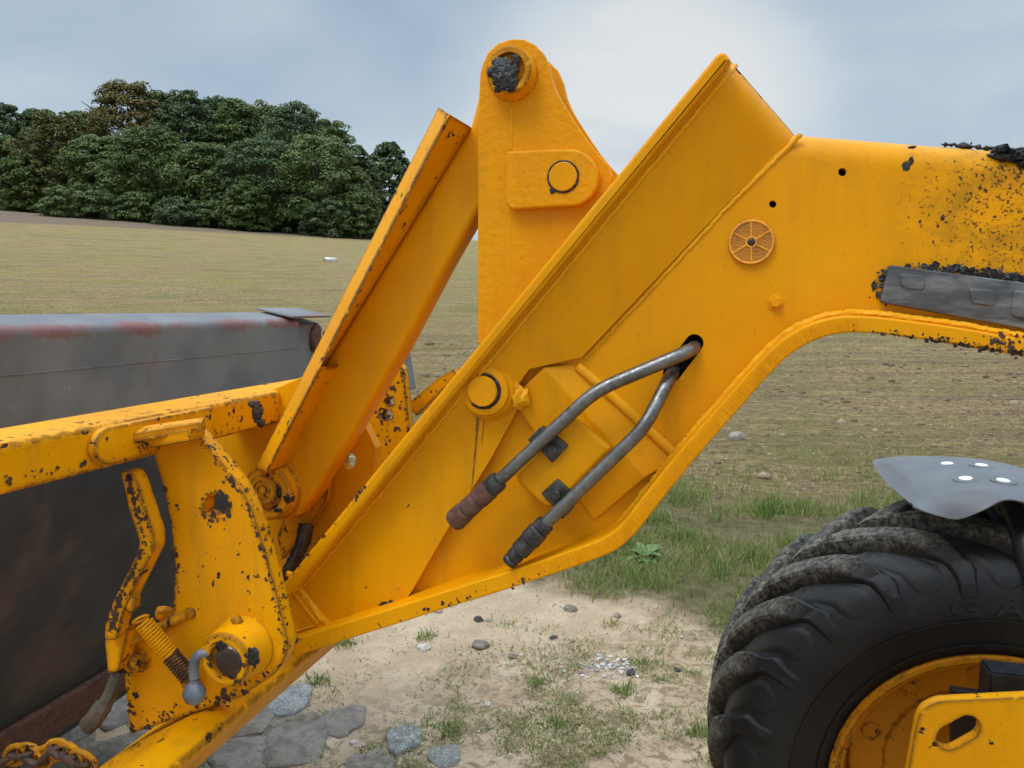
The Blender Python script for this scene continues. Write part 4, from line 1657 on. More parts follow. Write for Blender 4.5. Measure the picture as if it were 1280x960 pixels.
# cast maker's plate at the boom tip: raised rim and worn-down lettering
def outl(pts, Y, rpx, name, mat=MT['paint'], closed=True):
    q = [P(x, y, Y) for x, y in pts]
    if closed: q = q + [q[0]]
    fine = []
    for a, b in zip(q, q[1:]):
        for t in np.linspace(0, 1, 8, endpoint=False): fine.append(a.lerp(b, t))
    fine.append(q[-1])
    return tube(name, fine, rpx * mm, mat, boom, 8, 0.25, caps=False)


plate('cast_plate', rnd([(347, 735, 8), (362, 722, 6), (412, 780, 8), (408, 790, 4), (365, 796, 4)]), YH - 0.007, YH + 0.004, MT['paint'], boom, 0.003)
outl(rnd([(352, 747, 5), (363, 736, 5), (398, 781, 5), (367, 790, 5)]), YH - 0.007, 2.0, 'cast_rim')
k = 0
for (x0, y0, x1, y1, cnt) in ((361, 743, 394, 781, 11), (353, 752, 364, 766, 5), (364, 766, 380, 778, 4)):
    for i in range(cnt):
        t = i / (cnt - 1)
        x, y = x0 + (x1 - x0) * t, y0 + (y1 - y0) * t
        plate('cast_letter', rnd([(x - 2.6, y + 1, 1), (x + 1, y - 2.6, 1), (x + 2.6, y - 1, 1), (x - 1, y + 2.6, 1)]), YH - 0.0085, YH - 0.006, MT['paint'], boom, 0.0008)
weld('weld_bead', [(360, 716), (380, 742), (400, 770), (418, 788)], YH - 0.004, 4, 30)

# ---------------------------------------------------------------- pivot bracket: two tall ears on the boom
YE0, YE1, YE2, YE3 = 1.185, 1.207, 1.272, 1.292
ear = rnd([(597, 430), (597, 150), (600, 92), (603, 80), (610, 65), (622, 54), (638, 48.5), (654, 48.5), (668, 55), (679, 66), (686, 82), (690, 100), (697, 117), (707, 134), (722, 157), (737, 179), (750, 195), (760, 206), (766, 220), (764, 240), (620, 440)])
bracket = plate('pivot_bracket', ear, YE0, YE1, MT['cast'], loader, 0.0025)
ear2 = [(x + 3, y) for x, y in ear]
plate('far_ear', ear2, YE2, YE3, MT['paint'], bracket, 0.002, Yref=YE0)
em = M(640, 95, YE0)
lathe('pin_boss', P(641, 94, YE0), [(33 * em, -0.002), (31 * em, 0.006), (29.5 * em, 0.014), (28.5 * em, 0.026), (26.5 * em, 0.0285), (21 * em, 0.0285), (20.5 * em, 0.02)], MT['chipped'], bracket, 48)
lathe('spacer_tube', P(646, 96, YE1), [(30 * em, 0), (30 * em, -0.066)], MT['paint'], bracket, 40)
gp = P(632, 92, YE0 - 0.029)
mound('grease_plug', [(631, 93, 20, 20, 1.7)], YE0 - 0.028, 0.006, MT['grease'], bracket)
mound('grease_plug', [(622, 112, 5, 4, 7.7), (645, 75, 5, 8, 3.2), (638, 112, 6, 4, 9.1), (613, 92, 4, 4, 2.0)], YE0 - 0.0285, 0.004, MT['grease'], bracket)
tab = rnd([(633, 189, 3), (690, 186.5)] + [(712 + 36 * math.cos(t), 222 + 36 * math.sin(t)) for t in np.linspace(-1.45, 1.35, 14)] + [(690, 258.5), (640, 262, 3), (632, 255, 3)])
plate('pin_retainer', tab, YE0 - 0.019, YE0 + 0.002, MT['cast'], bracket, 0.0035)
pr = P(704, 221, YE0 - 0.019)
lathe('pin', pr, [(17.5 * em, -0.002), (17.5 * em, 0.0025), (16.5 * em, 0.0035)], MT['paint'], bracket, 40)
tube('grease_ring', [pr + Vector((math.cos(t) * 18.6 * em, -0.0005, math.sin(t) * 18.6 * em)) for t in np.linspace(0, 2 * math.pi, 49)], 1.5 * em, MT['grease'], bracket, 8, 0.5)
mound('grease_patch', [(691, 238, 4, 4, 2.1)], YE0 - 0.019, 0.002, MT['grease'], bracket)
tube('weld_bead', [P(639, 136, YE0), P(639, 160, YE0), P(639, 187, YE0)], 1.4 * em, MT['weld'], bracket, 6, 0.4)
tube('weld_bead', [P(636, 263, YE0), P(637, 290, YE0), P(637, 320, YE0)], 1.2 * em, MT['weld'], bracket, 6, 0.4)
lathe('far_pin', P(712, 224, YE1), [(30 * em, 0.0), (30 * em, -0.066)], MT['paint'], bracket, 32)

# ---------------------------------------------------------------- link arm between bracket and carriage
YL0, YL1 = 1.212, 1.266
arm = rnd([(597, 118), (640, 96), (650, 140), (640, 210), (597, 266), (560, 330), (503, 438), (470, 494), (440, 545), (405, 598), (392, 622, 12), (372, 645), (345, 652), (322, 640), (310, 615), (318, 590), (345, 560), (400, 462), (520, 268), (586, 160)])
link_arm = plate('link_arm', arm, YL0, YL1, MT['paint'], loader, 0.013, res=5)
lm_ = M(340, 612, YL0)
lathe('link_boss', P(345, 612, YL0), [(37 * lm_, -0.01), (37 * lm_, 0.006), (35 * lm_, 0.009), (34 * lm_, 0.028), (31 * lm_, 0.032), (21 * lm_, 0.032), (20 * lm_, 0.024)], MT['chipped'], link_arm, 40)
lathe('link_pin', P(330, 612, YL0 - 0.03), [(19 * lm_, -0.02), (19 * lm_, 0.003), (17 * lm_, 0.006), (12 * lm_, 0.006), (11.5 * lm_, 0.003), (6 * lm_, 0.003), (5 * lm_, 0.006)], MT['worn'], link_arm, 32)
mound('grease_patch', [(352, 612, 7, 12, 3.3), (362, 622, 7, 9, 5.8), (350, 636, 9, 5, 1.4)], YL0 - 0.024, 0.01, MT['grease'], link_arm)
# pocket milled into the lower edge of the arm
# folded guard along the upper edge: a ridge with one face up and one face down
R0, R1 = (562, 143), (333, 590)
O0, O1 = (548, 134), (319, 586)
I0, I1 = (586, 157), (392, 472)
YR, YO, YI = 1.146, 1.182, 1.204
Rm = Vector(R0).lerp(Vector(R1), (472 - 143) / (590 - 143) - 0.03)
t0, t1, t2 = P(*R0, YR), P(*Rm, YR), P(*R1, YR)
o0, o2 = P(*O0, YO), P(*O1, YO)
i0, i1 = P(*I0, YI), P(*I1, YI)
bk = lambda v: Vector((v.x, 1.26, v.z))
prism('arm_guard', [(o0, t0, t1, t2, o2), (t0, i0, i1, t1), (o0, bk(o0), bk(i0), i0, t0), (t1, i1, bk(i1), bk(t1)), (t1, bk(t1), bk(t2), t2), (t2, bk(t2), bk(o2), o2), (o2, bk(o2), bk(o0), o0),
                    (i0, bk(i0), bk(i1), i1), (bk(o0), bk(i0), bk(i1), bk(t1), bk(t2), bk(o2))], MT['chipped'], link_arm, 0.0012)

# ---------------------------------------------------------------- implement carriage
carr = plate('carriage', rnd([(188, 556, 4), (238, 533, 3), (262, 560), (300, 607, 12), (316, 642), (334, 700), (350, 762), (362, 812, 16), (345, 842, 12), (300, 872), (162, 918, 3), (153, 822), (160, 796, 6), (215, 776, 8), (219, 710), (213, 652), (203, 606)]),
             0.950, 0.978, MT['chipped'], loader, 0.002, holes=[[(x + random.uniform(-2, 2), y + random.uniform(-2, 2)) for x, y in circ(270, 633, 17, 14)]])
tag(carr, 'chipped yellow quick hitch carriage at the boom tip')
# upper cross tube, running across the machine
up_prof = rnd([(188, 571, 6), (188, 519, 9), (120, 514, 8), (116, 570, 6)])
plate('cross_tube', up_prof, 0.5, 1.62, MT['chipped'], carr, 0.004, Yref=0.95)
lip = [(158, 517.5), (118, 515), (118, 510), (158, 512)]
# hinge pad welded on the tube: a racetrack plate facing the machine, with a folded latch plate on top


def lat(px, py, Y, Yref=0.95):
    """point at depth Y on the cross-machine line that passes (px, py) at Yref"""
    q = P(px, py, Yref)
    return Vector((q.x, Y, q.z))


def slab_x(name, pts, x, th, mat, parent, bev=0.003):
    """plate lying in the plane X = const, outline in (Y, Z), proud towards +X"""
    bm = bmesh.new()
    f = bm.faces.new([bm.verts.new((x, a, b)) for a, b in pts])
    r = bmesh.ops.extrude_face_region(bm, geom=[f])
    for v in [g for g in r['geom'] if isinstance(g, bmesh.types.BMVert)]:
        v.co.x += th
    bmesh.ops.recalc_face_normals(bm, faces=bm.faces)
    ed = [e_ for e_ in bm.edges if abs(e_.verts[0].co.x - x - th) < 1e-6 and abs(e_.verts[1].co.x - x - th) < 1e-6]
    bmesh.ops.bevel(bm, geom=ed, offset=bev, segments=3, affect='EDGES', profile=0.5)
    me = bpy.data.meshes.new(name)
    bm.to_mesh(me); bm.free()
    smooth(me, 45)
    return link(name, me, mat, parent)


xf = P(188, 545, 0.95).x
zt, zb_ = P(188, 521, 0.95).z, P(188, 566, 0.95).z
zm, hh_ = (zt + zb_) / 2, (zt - zb_) / 2
slab_x('hinge_pad', [(0.86 + 0.03 * math.cos(t), zm + hh_ * 0.95 * math.sin(t)) for t in np.linspace(math.pi / 2, 3 * math.pi / 2, 12)] + [(1.08, zm - hh_ * 0.95), (1.08, zm + hh_ * 0.95)], xf, 0.014, MT['chipped'], carr)
z1 = P(188, 519, 0.95).z
def boxw(name, x0, x1, y0, y1, z0, z1_, mat, parent, bev=0.002, rot=None, jit=0.0):
    bm = bmesh.new()
    bmesh.ops.create_cube(bm, size=1)
    for v in bm.verts:
        v.co = Vector(((x0 + x1) / 2 + v.co.x * (x1 - x0), (y0 + y1) / 2 + v.co.y * (y1 - y0), (z0 + z1_) / 2 + v.co.z * (z1_ - z0)))
        if rot: v.co = rot @ v.co
        if jit: v.co += Vector((random.gauss(0, jit), random.gauss(0, jit), random.gauss(0, jit)))
    if bev: bmesh.ops.bevel(bm, geom=bm.edges[:], offset=bev, segments=2, affect='EDGES')
    me = bpy.data.meshes.new(name)
    bm.to_mesh(me); bm.free()
    me.shade_flat()
    return link(name, me, mat, parent)


prism('latch_plate', [[Vector(v) for v in f] for f in (
    lambda a, b, c, d, t: [(a, b, c, d), (a - t, d - t, c - t, b - t), (a, d, d - t, a - t), (b, a, a - t, b - t), (c, b, b - t, c - t), (d, c, c - t, d - t)])(
    P(117, 541, 0.895), P(125, 549, 0.885), P(252, 528, 0.93), P(256, 521, 0.96), Vector((0, 0, 0.012)))], MT['worn'], carr, 0.0012)
tube('latch_knuckle', [P(140, 556, 0.90), P(141, 566, 0.90), P(149, 571, 0.90), P(160, 568, 0.90), P(166, 556, 0.905)], 0.004, MT['worn'], carr, 8, 0.3)
plate('latch_rib', rnd([(170, 548, 3), (238, 536, 2), (236, 552, 3), (176, 562, 3)]), 0.915, 0.95, MT['worn'], carr, 0.002)

# lower cross tube
lo_prof = rnd([(150, 938, 14), (262, 880, 20), (297, 897, 16), (258, 950, 8), (140, 1010, 8)], 6)
plate('cross_tube', lo_prof, 0.55, 1.9, MT['chipped'], carr, 0.004, Yref=0.964)
# big pivot boss on the near plate
cm = M(305, 808, 0.95)
lathe('pivot_boss', P(307, 806, 0.95), [(40 * cm, -0.002), (39 * cm, 0.003), (37.5 * cm, 0.014), (37 * cm, 0.016), (33 * cm, 0.05), (31 * cm, 0.0525), (20 * cm, 0.0525), (19.5 * cm, 0.044)], MT['worn'], carr, 48)
lathe('pivot_pin', P(286, 826, 0.898), [(18.5 * cm, -0.03), (18.5 * cm, 0.001), (17 * cm, 0.003), (8 * cm, 0.0045)], MT['blackrod'], carr, 32)
mound('grease_patch', [(276, 808, 9, 7, 3.1), (290, 845, 6, 4, 5.0), (317, 820, 8, 14, 7.0)], 0.896, 0.002, MT['grease'], carr)
blob('boss_tab', P(296, 776, 0.93), 7 * cm, MT['worn'], carr, (1, 1, 0.9), 0.3, 2, 2, 1.0)

# bent latch lever
lev = [(150, 590), (162, 588), (170, 600), (191, 664), (193, 684), (163, 745), (150, 775), (146, 800), (130, 800), (131, 780), (142, 750), (172, 690), (174, 676), (162, 640)]
lever = plate('latch_lever', rnd([(x, y, 5) for x, y in lev]), 0.900, 0.925, MT['worn'], carr, 0.002)
lathe('lever_hole_shade', P(161, 596, 0.8995), [(4 * cm, -0.004), (4 * cm, 0.0006)], MT['hole'], carr, 14)  # black disc laid on the lever, painting a hole's shaded depth
plate('lever_bracket', rnd([(130, 800, 3), (150, 790, 3), (160, 786), (152, 820, 2), (148, 840, 4), (134, 842, 4)]), 0.915, 0.945, MT['worn'], carr, 0.003)
plate('lever_hook', rnd([(160, 742, 3), (170, 748, 3), (169, 762, 2), (161, 768, 3), (152, 756, 2)]), 0.902, 0.914, MT['worn'], carr, 0.002)
tube('latch_rod', [P(150, 838, 0.93), P(137, 870, 0.92), P(118, 905, 0.91)], 9 * cm, MT['dirtysteel'], carr, 8, 0.2)
tube('latch_rod', [P(128, 884, 0.915), P(116, 900, 0.912), P(108, 908, 0.91)], 12 * cm, MT['dirtysteel'], carr, 8, 0.3)
tube('cross_pin', [P(152, 806, 0.93), P(190, 790, 0.94), P(238, 766, 0.952)], 6.5 * cm, MT['worn'], carr, 10, 0.15)
blob('pin_head', P(238, 766, 0.95), 8 * cm, MT['worn'], carr, (1.1, 0.8, 1), 0.2, 2, 2, 4.0)
blob('pin_nut', P(205, 766, 0.99), 12 * cm, MT['worn'], carr, (1, 1, 0.9), 0.35, 1.5, 2, 7.0)
lathe('hex_nut', P(174, 826, 0.945), [(15 * cm, -0.01), (15 * cm, 0.004), (11 * cm, 0.0045), (11 * cm, 0.014), (7 * cm, 0.016), (6 * cm, 0.013)], MT['worn'], carr, 10)
blob('spring_anchor', P(240, 856, 0.935), 9 * cm, MT['worn'], carr, (1.2, 1, 1), 0.4, 2, 2, 9.0)

# tension spring
s0, s1 = P(179, 778, 0.905), P(237, 848, 0.925)
ax = (s1 - s0)
u = ax.normalized().cross(Vector((0, 1, 0))).normalized()
w_ = ax.normalized().cross(u)
turns = 22
rs_ = 10 * cm
pts = []
for k in range(turns * 14 + 1):
    t = k / (turns * 14)
    a = t * turns * 2 * math.pi
    pts.append(s0 + ax * t + u * math.cos(a) * rs_ + w_ * math.sin(a) * rs_)
ks = int(len(pts) * 0.56)
tube('spring', pts[:ks + 1], 1.6 * cm, MT['paint'], carr, 6)
tube('spring', pts[ks:], 1.6 * cm, MT['chip'], carr, 6)
tube('spring_hook', [s0 + u * math.cos(a) * rs_ * 1.1 - ax.normalized() * (0.006 + 0.004 * math.sin(a)) + w_ * math.sin(a) * rs_ * 0.6 for a in np.linspace(0, 2 * math.pi, 20)], 1.6 * cm, MT['paint'], carr, 6)

# grey breather: bulb with an elbow into the boss
lathe('breather_bulb', P(243, 866, 0.90), [(0.5 * cm, 0.016), (6 * cm, 0.0155), (11 * cm, 0.011), (13 * cm, 0.004), (13.8 * cm, 0.001), (13.8 * cm, -0.001), (13 * cm, -0.004), (10.5 * cm, -0.011), (6 * cm, -0.0155), (5.5 * cm, -0.02), (0.5 * cm, -0.02)], MT['zinc'], carr, 24, axis=Vector((0, 0, -1)))
tube('breather_elbow', spline([P(243, 848, 0.90), P(242, 836, 0.90), P(244, 824, 0.90), P(252, 817, 0.90), P(264, 815, 0.905)], 5), 6 * cm, MT['zinc'], carr, 12)

# plates further across the machine, seen through the gap
plate('inner_plate', rnd([(262, 520), (380, 470), (440, 500), (470, 560), (462, 640), (400, 690), (352, 745), (330, 700), (300, 600), (262, 560)]), 1.30, 1.325, MT['paint'], carr, 0.002,
      holes=[circ(437, 576, 8, 12, 10)])
plate('far_side_plate', rnd([(440, 500), (497, 452, 3), (504, 462), (512, 540), (500, 640), (430, 640), (448, 560)]), 1.55, 1.578, MT['worn'], carr, 0.002,
      holes=[circ(487, 502, 5.5, 10), circ(484, 519, 6.5, 10)])
plate('far_hook', [(447, 541), (453, 541), (462, 556), (468, 572), (466, 584), (461, 582), (459, 566)], 1.40, 1.425, MT['worn'], carr, 0.002)
plate('far_lug', rnd([(508, 506), (548, 472, 4), (566, 462), (572, 470), (520, 520)]), 1.62, 1.66, MT['worn'], carr, 0.002)
plate('link_ear', rnd([(372, 600), (398, 575, 8), (410, 585, 6), (408, 625, 8), (382, 668, 6), (352, 700), (346, 670)]), 1.272, 1.292, MT['worn'], carr, 0.003)
tube('carriage_hose', spline([P(383, 655, 1.26), P(378, 680, 1.25), P(366, 706, 1.24), P(350, 740, 1.23)], 6), 10 * lm_, MT['blackrod'], carr, 10, 0.2)

# ---------------------------------------------------------------- flaked paint along worn edges
X_ = Vector((1, 0, 0)); Z_ = Vector((0, 0, 1)); N_ = Vector((0, -1, 0))
edge_chips([(238, 534), (262, 560), (302, 610), (318, 642), (335, 700), (351, 762), (360, 812)], 0.95, 0.976, 190, 0.0035, carr, 5, 1)
edge_chips([(203, 606), (213, 652), (219, 710), (215, 776)], 0.95, 0.97, 40, 0.0035, carr, 4, -1, both=False)
edge_chips([(345, 842), (300, 872), (162, 918), (155, 840)], 0.95, 0.97, 90, 0.0045, carr, 14, 1, both=False)
chips('chips', [(P(random.uniform(215, 330), random.uniform(580, 850), 0.95), N_, rchip(0.0025)) for _ in range(18)], carr)
chips('chips', [(P(270 + 19 * math.cos(a), 633 + 19 * math.sin(a), 0.95), N_, rchip(0.004)) for a in np.random.default_rng(3).uniform(0, 6.28, 26)], carr)
# cross tube: front face near its upper and lower edges, and its top
sp = []
ztop, zbot = P(188, 520, 0.95).z, P(188, 569, 0.95).z
for _ in range(260):
    y = random.uniform(0.62, 1.5)
    if random.random() < 0.45:
        sp.append((Vector((xf, y, ztop - abs(random.gauss(0, 0.006)) - 0.008)), X_, rchip(0.004)))
    elif random.random() < 0.5:
        sp.append((Vector((xf, y, zbot + abs(random.gauss(0, 0.008)) + 0.008)), X_, rchip(0.004)))
    else:
        sp.append((Vector((xf - 0.012 - abs(random.gauss(0, 0.012)), y, ztop + 0.0015)), Z_, rchip(0.005)))
chips('chips', sp, carr)
sp = [(Vector((xf + 0.0145, random.uniform(0.85, 1.08), random.uniform(zb_, zt))), X_, rchip(0.004)) for _ in range(26)]
chips('chips', sp, carr)
mound('bare_patch', [(322, 515, 7, 13, 2.2), (318, 506, 10, 5, 4.6), (326, 528, 5, 6, 7.1)], 1.06, 0.006, MT['chip'], carr)
# latch lever and bracket
edge_chips([(157, 596), (168, 640), (179, 678), (146, 750), (135, 790)], 0.90, 0.92, 170, 0.0045, carr, 4, -1, both=False)
edge_chips([(170, 600), (192, 668), (192, 684), (160, 750), (148, 795)], 0.90, 0.92, 40, 0.003, carr, 3, 1, both=False)
# lower cross tube: upper face
q0, q1 = P(150, 938, 0.964), P(262, 882, 0.964)
lf = (q1 - q0); ln_ = Vector((-lf.z, 0, lf.x)).normalized()
if ln_.z < 0: ln_ = -ln_
sp = []
for _ in range(120):
    t = random.uniform(0.2, 0.95)
    y = random.uniform(0.66, 1.05)
    b = q0.lerp(q1, t)
    sp.append((Vector((b.x, y, b.z)) + ln_ * 0.0012, ln_, rchip(0.006)))
chips('chips', sp, carr)
# boss faces
bf = P(286, 825, 0.898)
chips('chips', [(Vector((bf.x + math.cos(a) * 27 * cm, 0.8975, bf.z + math.sin(a) * 27 * cm)), N_, rchip(0.004)) for a in np.random.default_rng(5).uniform(0, 6.28, 22)], carr)
# link arm, guard and bracket edges
sp = []
for _ in range(60):
    t = random.random()
    sp.append((t0.lerp(t2, t) + Vector((0, 0.0004, 0)), (N_ * 1.0 + Vector((-0.5, 0, 0.3))), rchip(0.0028)))
for _ in range(34):
    t = random.random() ** 0.6
    sp.append((o0.lerp(o2, t) + Vector((0.002, -0.001, 0)), (N_ * 1.0 + Vector((-0.5, 0, 0.3))), rchip(0.003)))
chips('chips', sp, link_arm)
lb_ = P(330, 612, YL0 - 0.034)
chips('chips', [(Vector((lb_.x + random.gauss(0.01, 0.012), YL0 - 0.0335, lb_.z + random.gauss(0, 0.02))), N_, rchip(0.004)) for _ in range(30)], link_arm)
# boom flanges
edge_chips([(350, 739), (400, 678), (460, 606)], YF, YF + 0.05, 34, 0.003, boom, 4, -1, both=False)
edge_chips([(366, 820), (430, 799), (500, 777), (560, 758), (640, 733), (700, 713)], YF - 0.004, YF + 0.03, 34, 0.003, boom, 6, -1, both=False)
edge_chips([(1290, 446), (1200, 430), (1120, 419), (1060, 416)], YF - 0.004, YF + 0.03, 26, 0.0025, boom, 7, 1, both=False)
chips('chips', [(P(random.gauss(1262, 14), random.gauss(430, 6), YF - 0.004), N_, rchip(0.004)) for _ in range(40)], boom)
chips('chips', [(P(random.uniform(400, 640), random.uniform(620, 740), YH), N_, rchip(0.0018)) for _ in range(16)], boom)
chips('chips', [(P(random.gauss(1255, 30), random.gauss(262, 34), YT), N_, rchip(0.0014)) for _ in range(60)], boom)
# far plate seen through the gap
edge_chips([(498, 455), (505, 465), (513, 540)], 1.55, 1.57, 30, 0.004, carr, 4, 1, both=False)
chips('chips', [(P(random.uniform(462, 500), random.uniform(485, 540), 1.55), N_, rchip(0.005)) for _ in range(26)], carr)

# ---------------------------------------------------------------- wheel on the far side, seen from inside
YW = 1.68
wc = P(1245, 1010, YW)
wheel = empty('wheel', wc, loader)


def at_wheel(o):
    o.location = wc
    return o


def revolve(name, prof, mat, seg=120, ang=30):
    """profile (radius, depth) about the axle; object origin on the axle"""
    vs, fs = [], []
    for (r, d) in prof:
        for k in range(seg):
            a = 2 * math.pi * k / seg
            vs.append((r * math.cos(a), d, r * math.sin(a)))
    for i in range(len(prof) - 1):
        for k in range(seg):
            a, b = i * seg + k, i * seg + (k + 1) % seg
            fs.append((a, b, b + seg, a + seg))
    me = bpy.data.meshes.new(name)
    me.from_pydata(vs, [], fs)
    bm = bmesh.new(); bm.from_mesh(me)
    bmesh.ops.recalc_face_normals(bm, faces=bm.faces)
    bm.to_mesh(me); bm.free()
    smooth(me, ang)
    return at_wheel(link(name, me, mat, wheel))


TW = 0.42
tyre_prof = [(0.313, 0.03), (0.318, 0.012), (0.330, 0.004), (0.352, -0.006), (0.395, -0.014), (0.400, -0.019), (0.408, -0.020), (0.450, -0.018), (0.480, -0.008), (0.505, 0.012), (0.522, 0.040), (0.530, 0.075), (0.534, 0.13), (0.536, TW / 2)]
tyre_prof += [(r, TW - d) for r, d in reversed(tyre_prof[:-1])]
tyre = revolve('tyre', tyre_prof, MT['rubber'], 160, 40)


def prof_at(s):
    """near half profile by arc parameter: 0 = upper sidewall, 1 = centre line"""
    pts = tyre_prof[7:14]
    L_ = [0]
    for a, b in zip(pts, pts[1:]):
        L_.append(L_[-1] + math.hypot(b[0] - a[0], b[1] - a[1]))
    t = s * L_[-1]
    for i in range(len(pts) - 1):
        if t <= L_[i + 1] + 1e-9:
            u = (t - L_[i]) / (L_[i + 1] - L_[i])
            a, b = pts[i], pts[i + 1]
            r, d = a[0] + (b[0] - a[0]) * u, a[1] + (b[1] - a[1]) * u
            tr, td = b[0] - a[0], b[1] - a[1]
            ln = math.hypot(tr, td)
            return r, d, (td / ln, -tr / ln)       # outward normal in (r, d)
    return pts[-1][0], pts[-1][1], (1, 0)


def lug_mesh(seed, mirror=False):
    vs, fs = [], []
    st = 22
    for i in range(st):
        s = i / (st - 1)
        r, d, nn = prof_at(s)
        sh = min(1.0, s / 0.42)
        th = 0.50 * max(0, s - 0.22) ** 1.05       # bars sweep round towards the centre line
        hgt = 0.003 + 0.006 * sstep(0.03, 0.06, s) + 0.027 * sstep(0.28, 0.46, s)
        wb = (0.026 + 0.010 * sstep(0.1, 0.22, s) + 0.021 * sstep(0.25, 0.55, s)) / r
        wt = wb * (0.62 if s > 0.3 else 0.5)
        sk = 0.004 * noise.noise(Vector((s * 5, seed, 0)))
        q = []
        for (ang, hh) in ((-wb, -0.012), (-wt * 1.02, hgt * 0.86), (-wt * 0.8, hgt), (0, hgt * 1.03 + sk), (wt * 0.8, hgt), (wt * 1.02, hgt * 0.84), (wb, -0.012)):
            rr = r + nn[0] * hh
            dd = d + nn[1] * hh
            a = th + ang
            dd2 = TW - dd if mirror else dd
            q.append((rr * math.cos(a), dd2, rr * math.sin(a)))
        vs += q
    m = 7
    for i in range(st - 1):
        for k in range(m - 1):
            a = i * m + k
            fs.append((a, a + 1, a + m + 1, a + m))
    fs.append(tuple(range(m)))
    fs.append(tuple((st - 1) * m + k for k in range(m))[::-1])
    me = bpy.data.meshes.new('lug')
    me.from_pydata(vs, [], fs)
    bm = bmesh.new(); bm.from_mesh(me)
    bmesh.ops.recalc_face_normals(bm, faces=bm.faces)
    bm.to_mesh(me); bm.free()
    smooth(me, 16)
    me.materials.append(MT['rubber'])
    return me


NL = 21


def pocket_mesh():
    vs, fs = [], []
    na, ns_ = 9, 10
    pts2 = [(0.452, -0.0175)] + tyre_prof[8:13]
    for i in range(ns_):
        u = i / (ns_ - 1)
        s = 0.04 + 0.62 * u
        r, d, nn = prof_at(s)
        hw = 0.078 * math.sqrt(max(0.02, 1 - (1 - min(1, u / 0.28)) ** 2))
        lift = 0.0045
        for k in range(na):
            a = hw * (2 * k / (na - 1) - 1)
            ed = 0.0 if k in (0, na - 1) or i == 0 else lift
            rr, dd = r + nn[0] * (ed - 0.0005), d + nn[1] * (ed - 0.0005)
            th = 0.50 * max(0, s - 0.22) ** 1.05
            vs.append((rr * math.cos(a + th), dd, rr * math.sin(a + th)))
    for i in range(ns_ - 1):
        for k in range(na - 1):
            a = i * na + k
            fs.append((a, a + 1, a + na + 1, a + na))
    me = bpy.data.meshes.new('lug_pocket')
    me.from_pydata(vs, [], fs)
    smooth(me, 60)
    me.materials.append(MT['rubber'])
    return me


pk = pocket_mesh()
for k in range(NL):
    o = bpy.data.objects.new('lug_pocket', pk)
    C.objects.link(o)
    o.parent = wheel
    o.matrix_parent_inverse = WM(wheel).inverted()
    o.location = wc
    o.rotation_euler = (0, -2 * math.pi * (k + 0.5) / NL - math.radians(13.9), 0)
lug_n = [lug_mesh(k * 3.1) for k in range(3)]
lug_f = lug_mesh(5.0, True)
for k in range(NL):
    for me_, off in ((lug_n[k % 3], 0.0), (lug_f, 0.5)):
        o = bpy.data.objects.new('lug', me_)
        C.objects.link(o)
        o.parent = wheel
        o.matrix_parent_inverse = WM(wheel).inverted()
        o.location = wc
        o.rotation_euler = (0, -2 * math.pi * (k + off) / NL - math.radians(13.9), 0)

# moulded ring and lettering on the side wall
for r_ in (0.401, 0.345):
    o = revolve('moulded_ring', [(r_ - 0.003, -0.012 if r_ > 0.38 else -0.002), (r_ - 0.001, -0.0215 if r_ > 0.38 else -0.0075), (r_ + 0.001, -0.0215 if r_ > 0.38 else -0.0075), (r_ + 0.003, -0.012 if r_ > 0.38 else -0.002)], MT['rubber'], 120)
for i, ch in enumerate('GALAXY'):
    cu = bpy.data.curves.new('letter', 'FONT')
    cu.body = ch
    cu.size = 0.050
    cu.extrude = 0.0028
    cu.bevel_depth = 0.0006
    cu.offset = 0.0012
    cu.align_x = 'CENTER'
    ob = bpy.data.objects.new('letter', cu)
    me = bpy.data.meshes.new_from_object(ob)
    bpy.data.objects.remove(ob)
    a = math.radians(101 - i * 10.6)
    R_ = 0.412
    for v in me.vertices:
        x, y, z = v.co.x * 1.5, v.co.y, v.co.z
        rr = R_ + y
        a2 = a - x / (R_ + 0.015)
        sink = -0.0195 + max(0, rr - 0.42) * 0.14
        v.co = Vector((rr * math.cos(a2), sink - z, rr * math.sin(a2)))
    me.materials.clear()
    bm = bmesh.new(); bm.from_mesh(me); bmesh.ops.recalc_face_normals(bm, faces=bm.faces); bm.to_mesh(me); bm.free()
    at_wheel(link('letter', me, MT['rubber'], wheel))

# rim: flange, dish and hub disc
revolve('rim', [(0.318, 0.018), (0.322, 0.002), (0.318, -0.004), (0.308, -0.003), (0.302, 0.004), (0.298, 0.02), (0.288, 0.024), (0.284, 0.05), (0.276, 0.10), (0.272, 0.16), (0.27, 0.30)], MT['paint_rim'], 96, 35)
revolve('hub_disc', [(0.272, 0.150), (0.262, 0.150), (0.258, 0.132), (0.255, 0.130), (0.190, 0.128), (0.186, 0.120), (0.180, 0.118), (0.120, 0.112), (0.02, 0.110)], MT['paint_rim'], 80, 25)
for k in range(10):
    a = 2 * math.pi * k / 10 + 0.35
    c = wc + Vector((0.222 * math.cos(a), 0.129, 0.222 * math.sin(a)))
    lathe('wheel_bolt', c, [(0.021, -0.001), (0.021, 0.003), (0.019, 0.004), (0.015, 0.004), (0.0145, 0.002), (0.006, 0.0022)], MT['paint_rim'], wheel, 20)
lathe('axle_hub', wc + Vector((0, 0.11, 0)), [(0.13, 0.0), (0.125, 0.05), (0.09, 0.06), (0.085, 0.25)], MT['paint_rim'], wheel, 40)

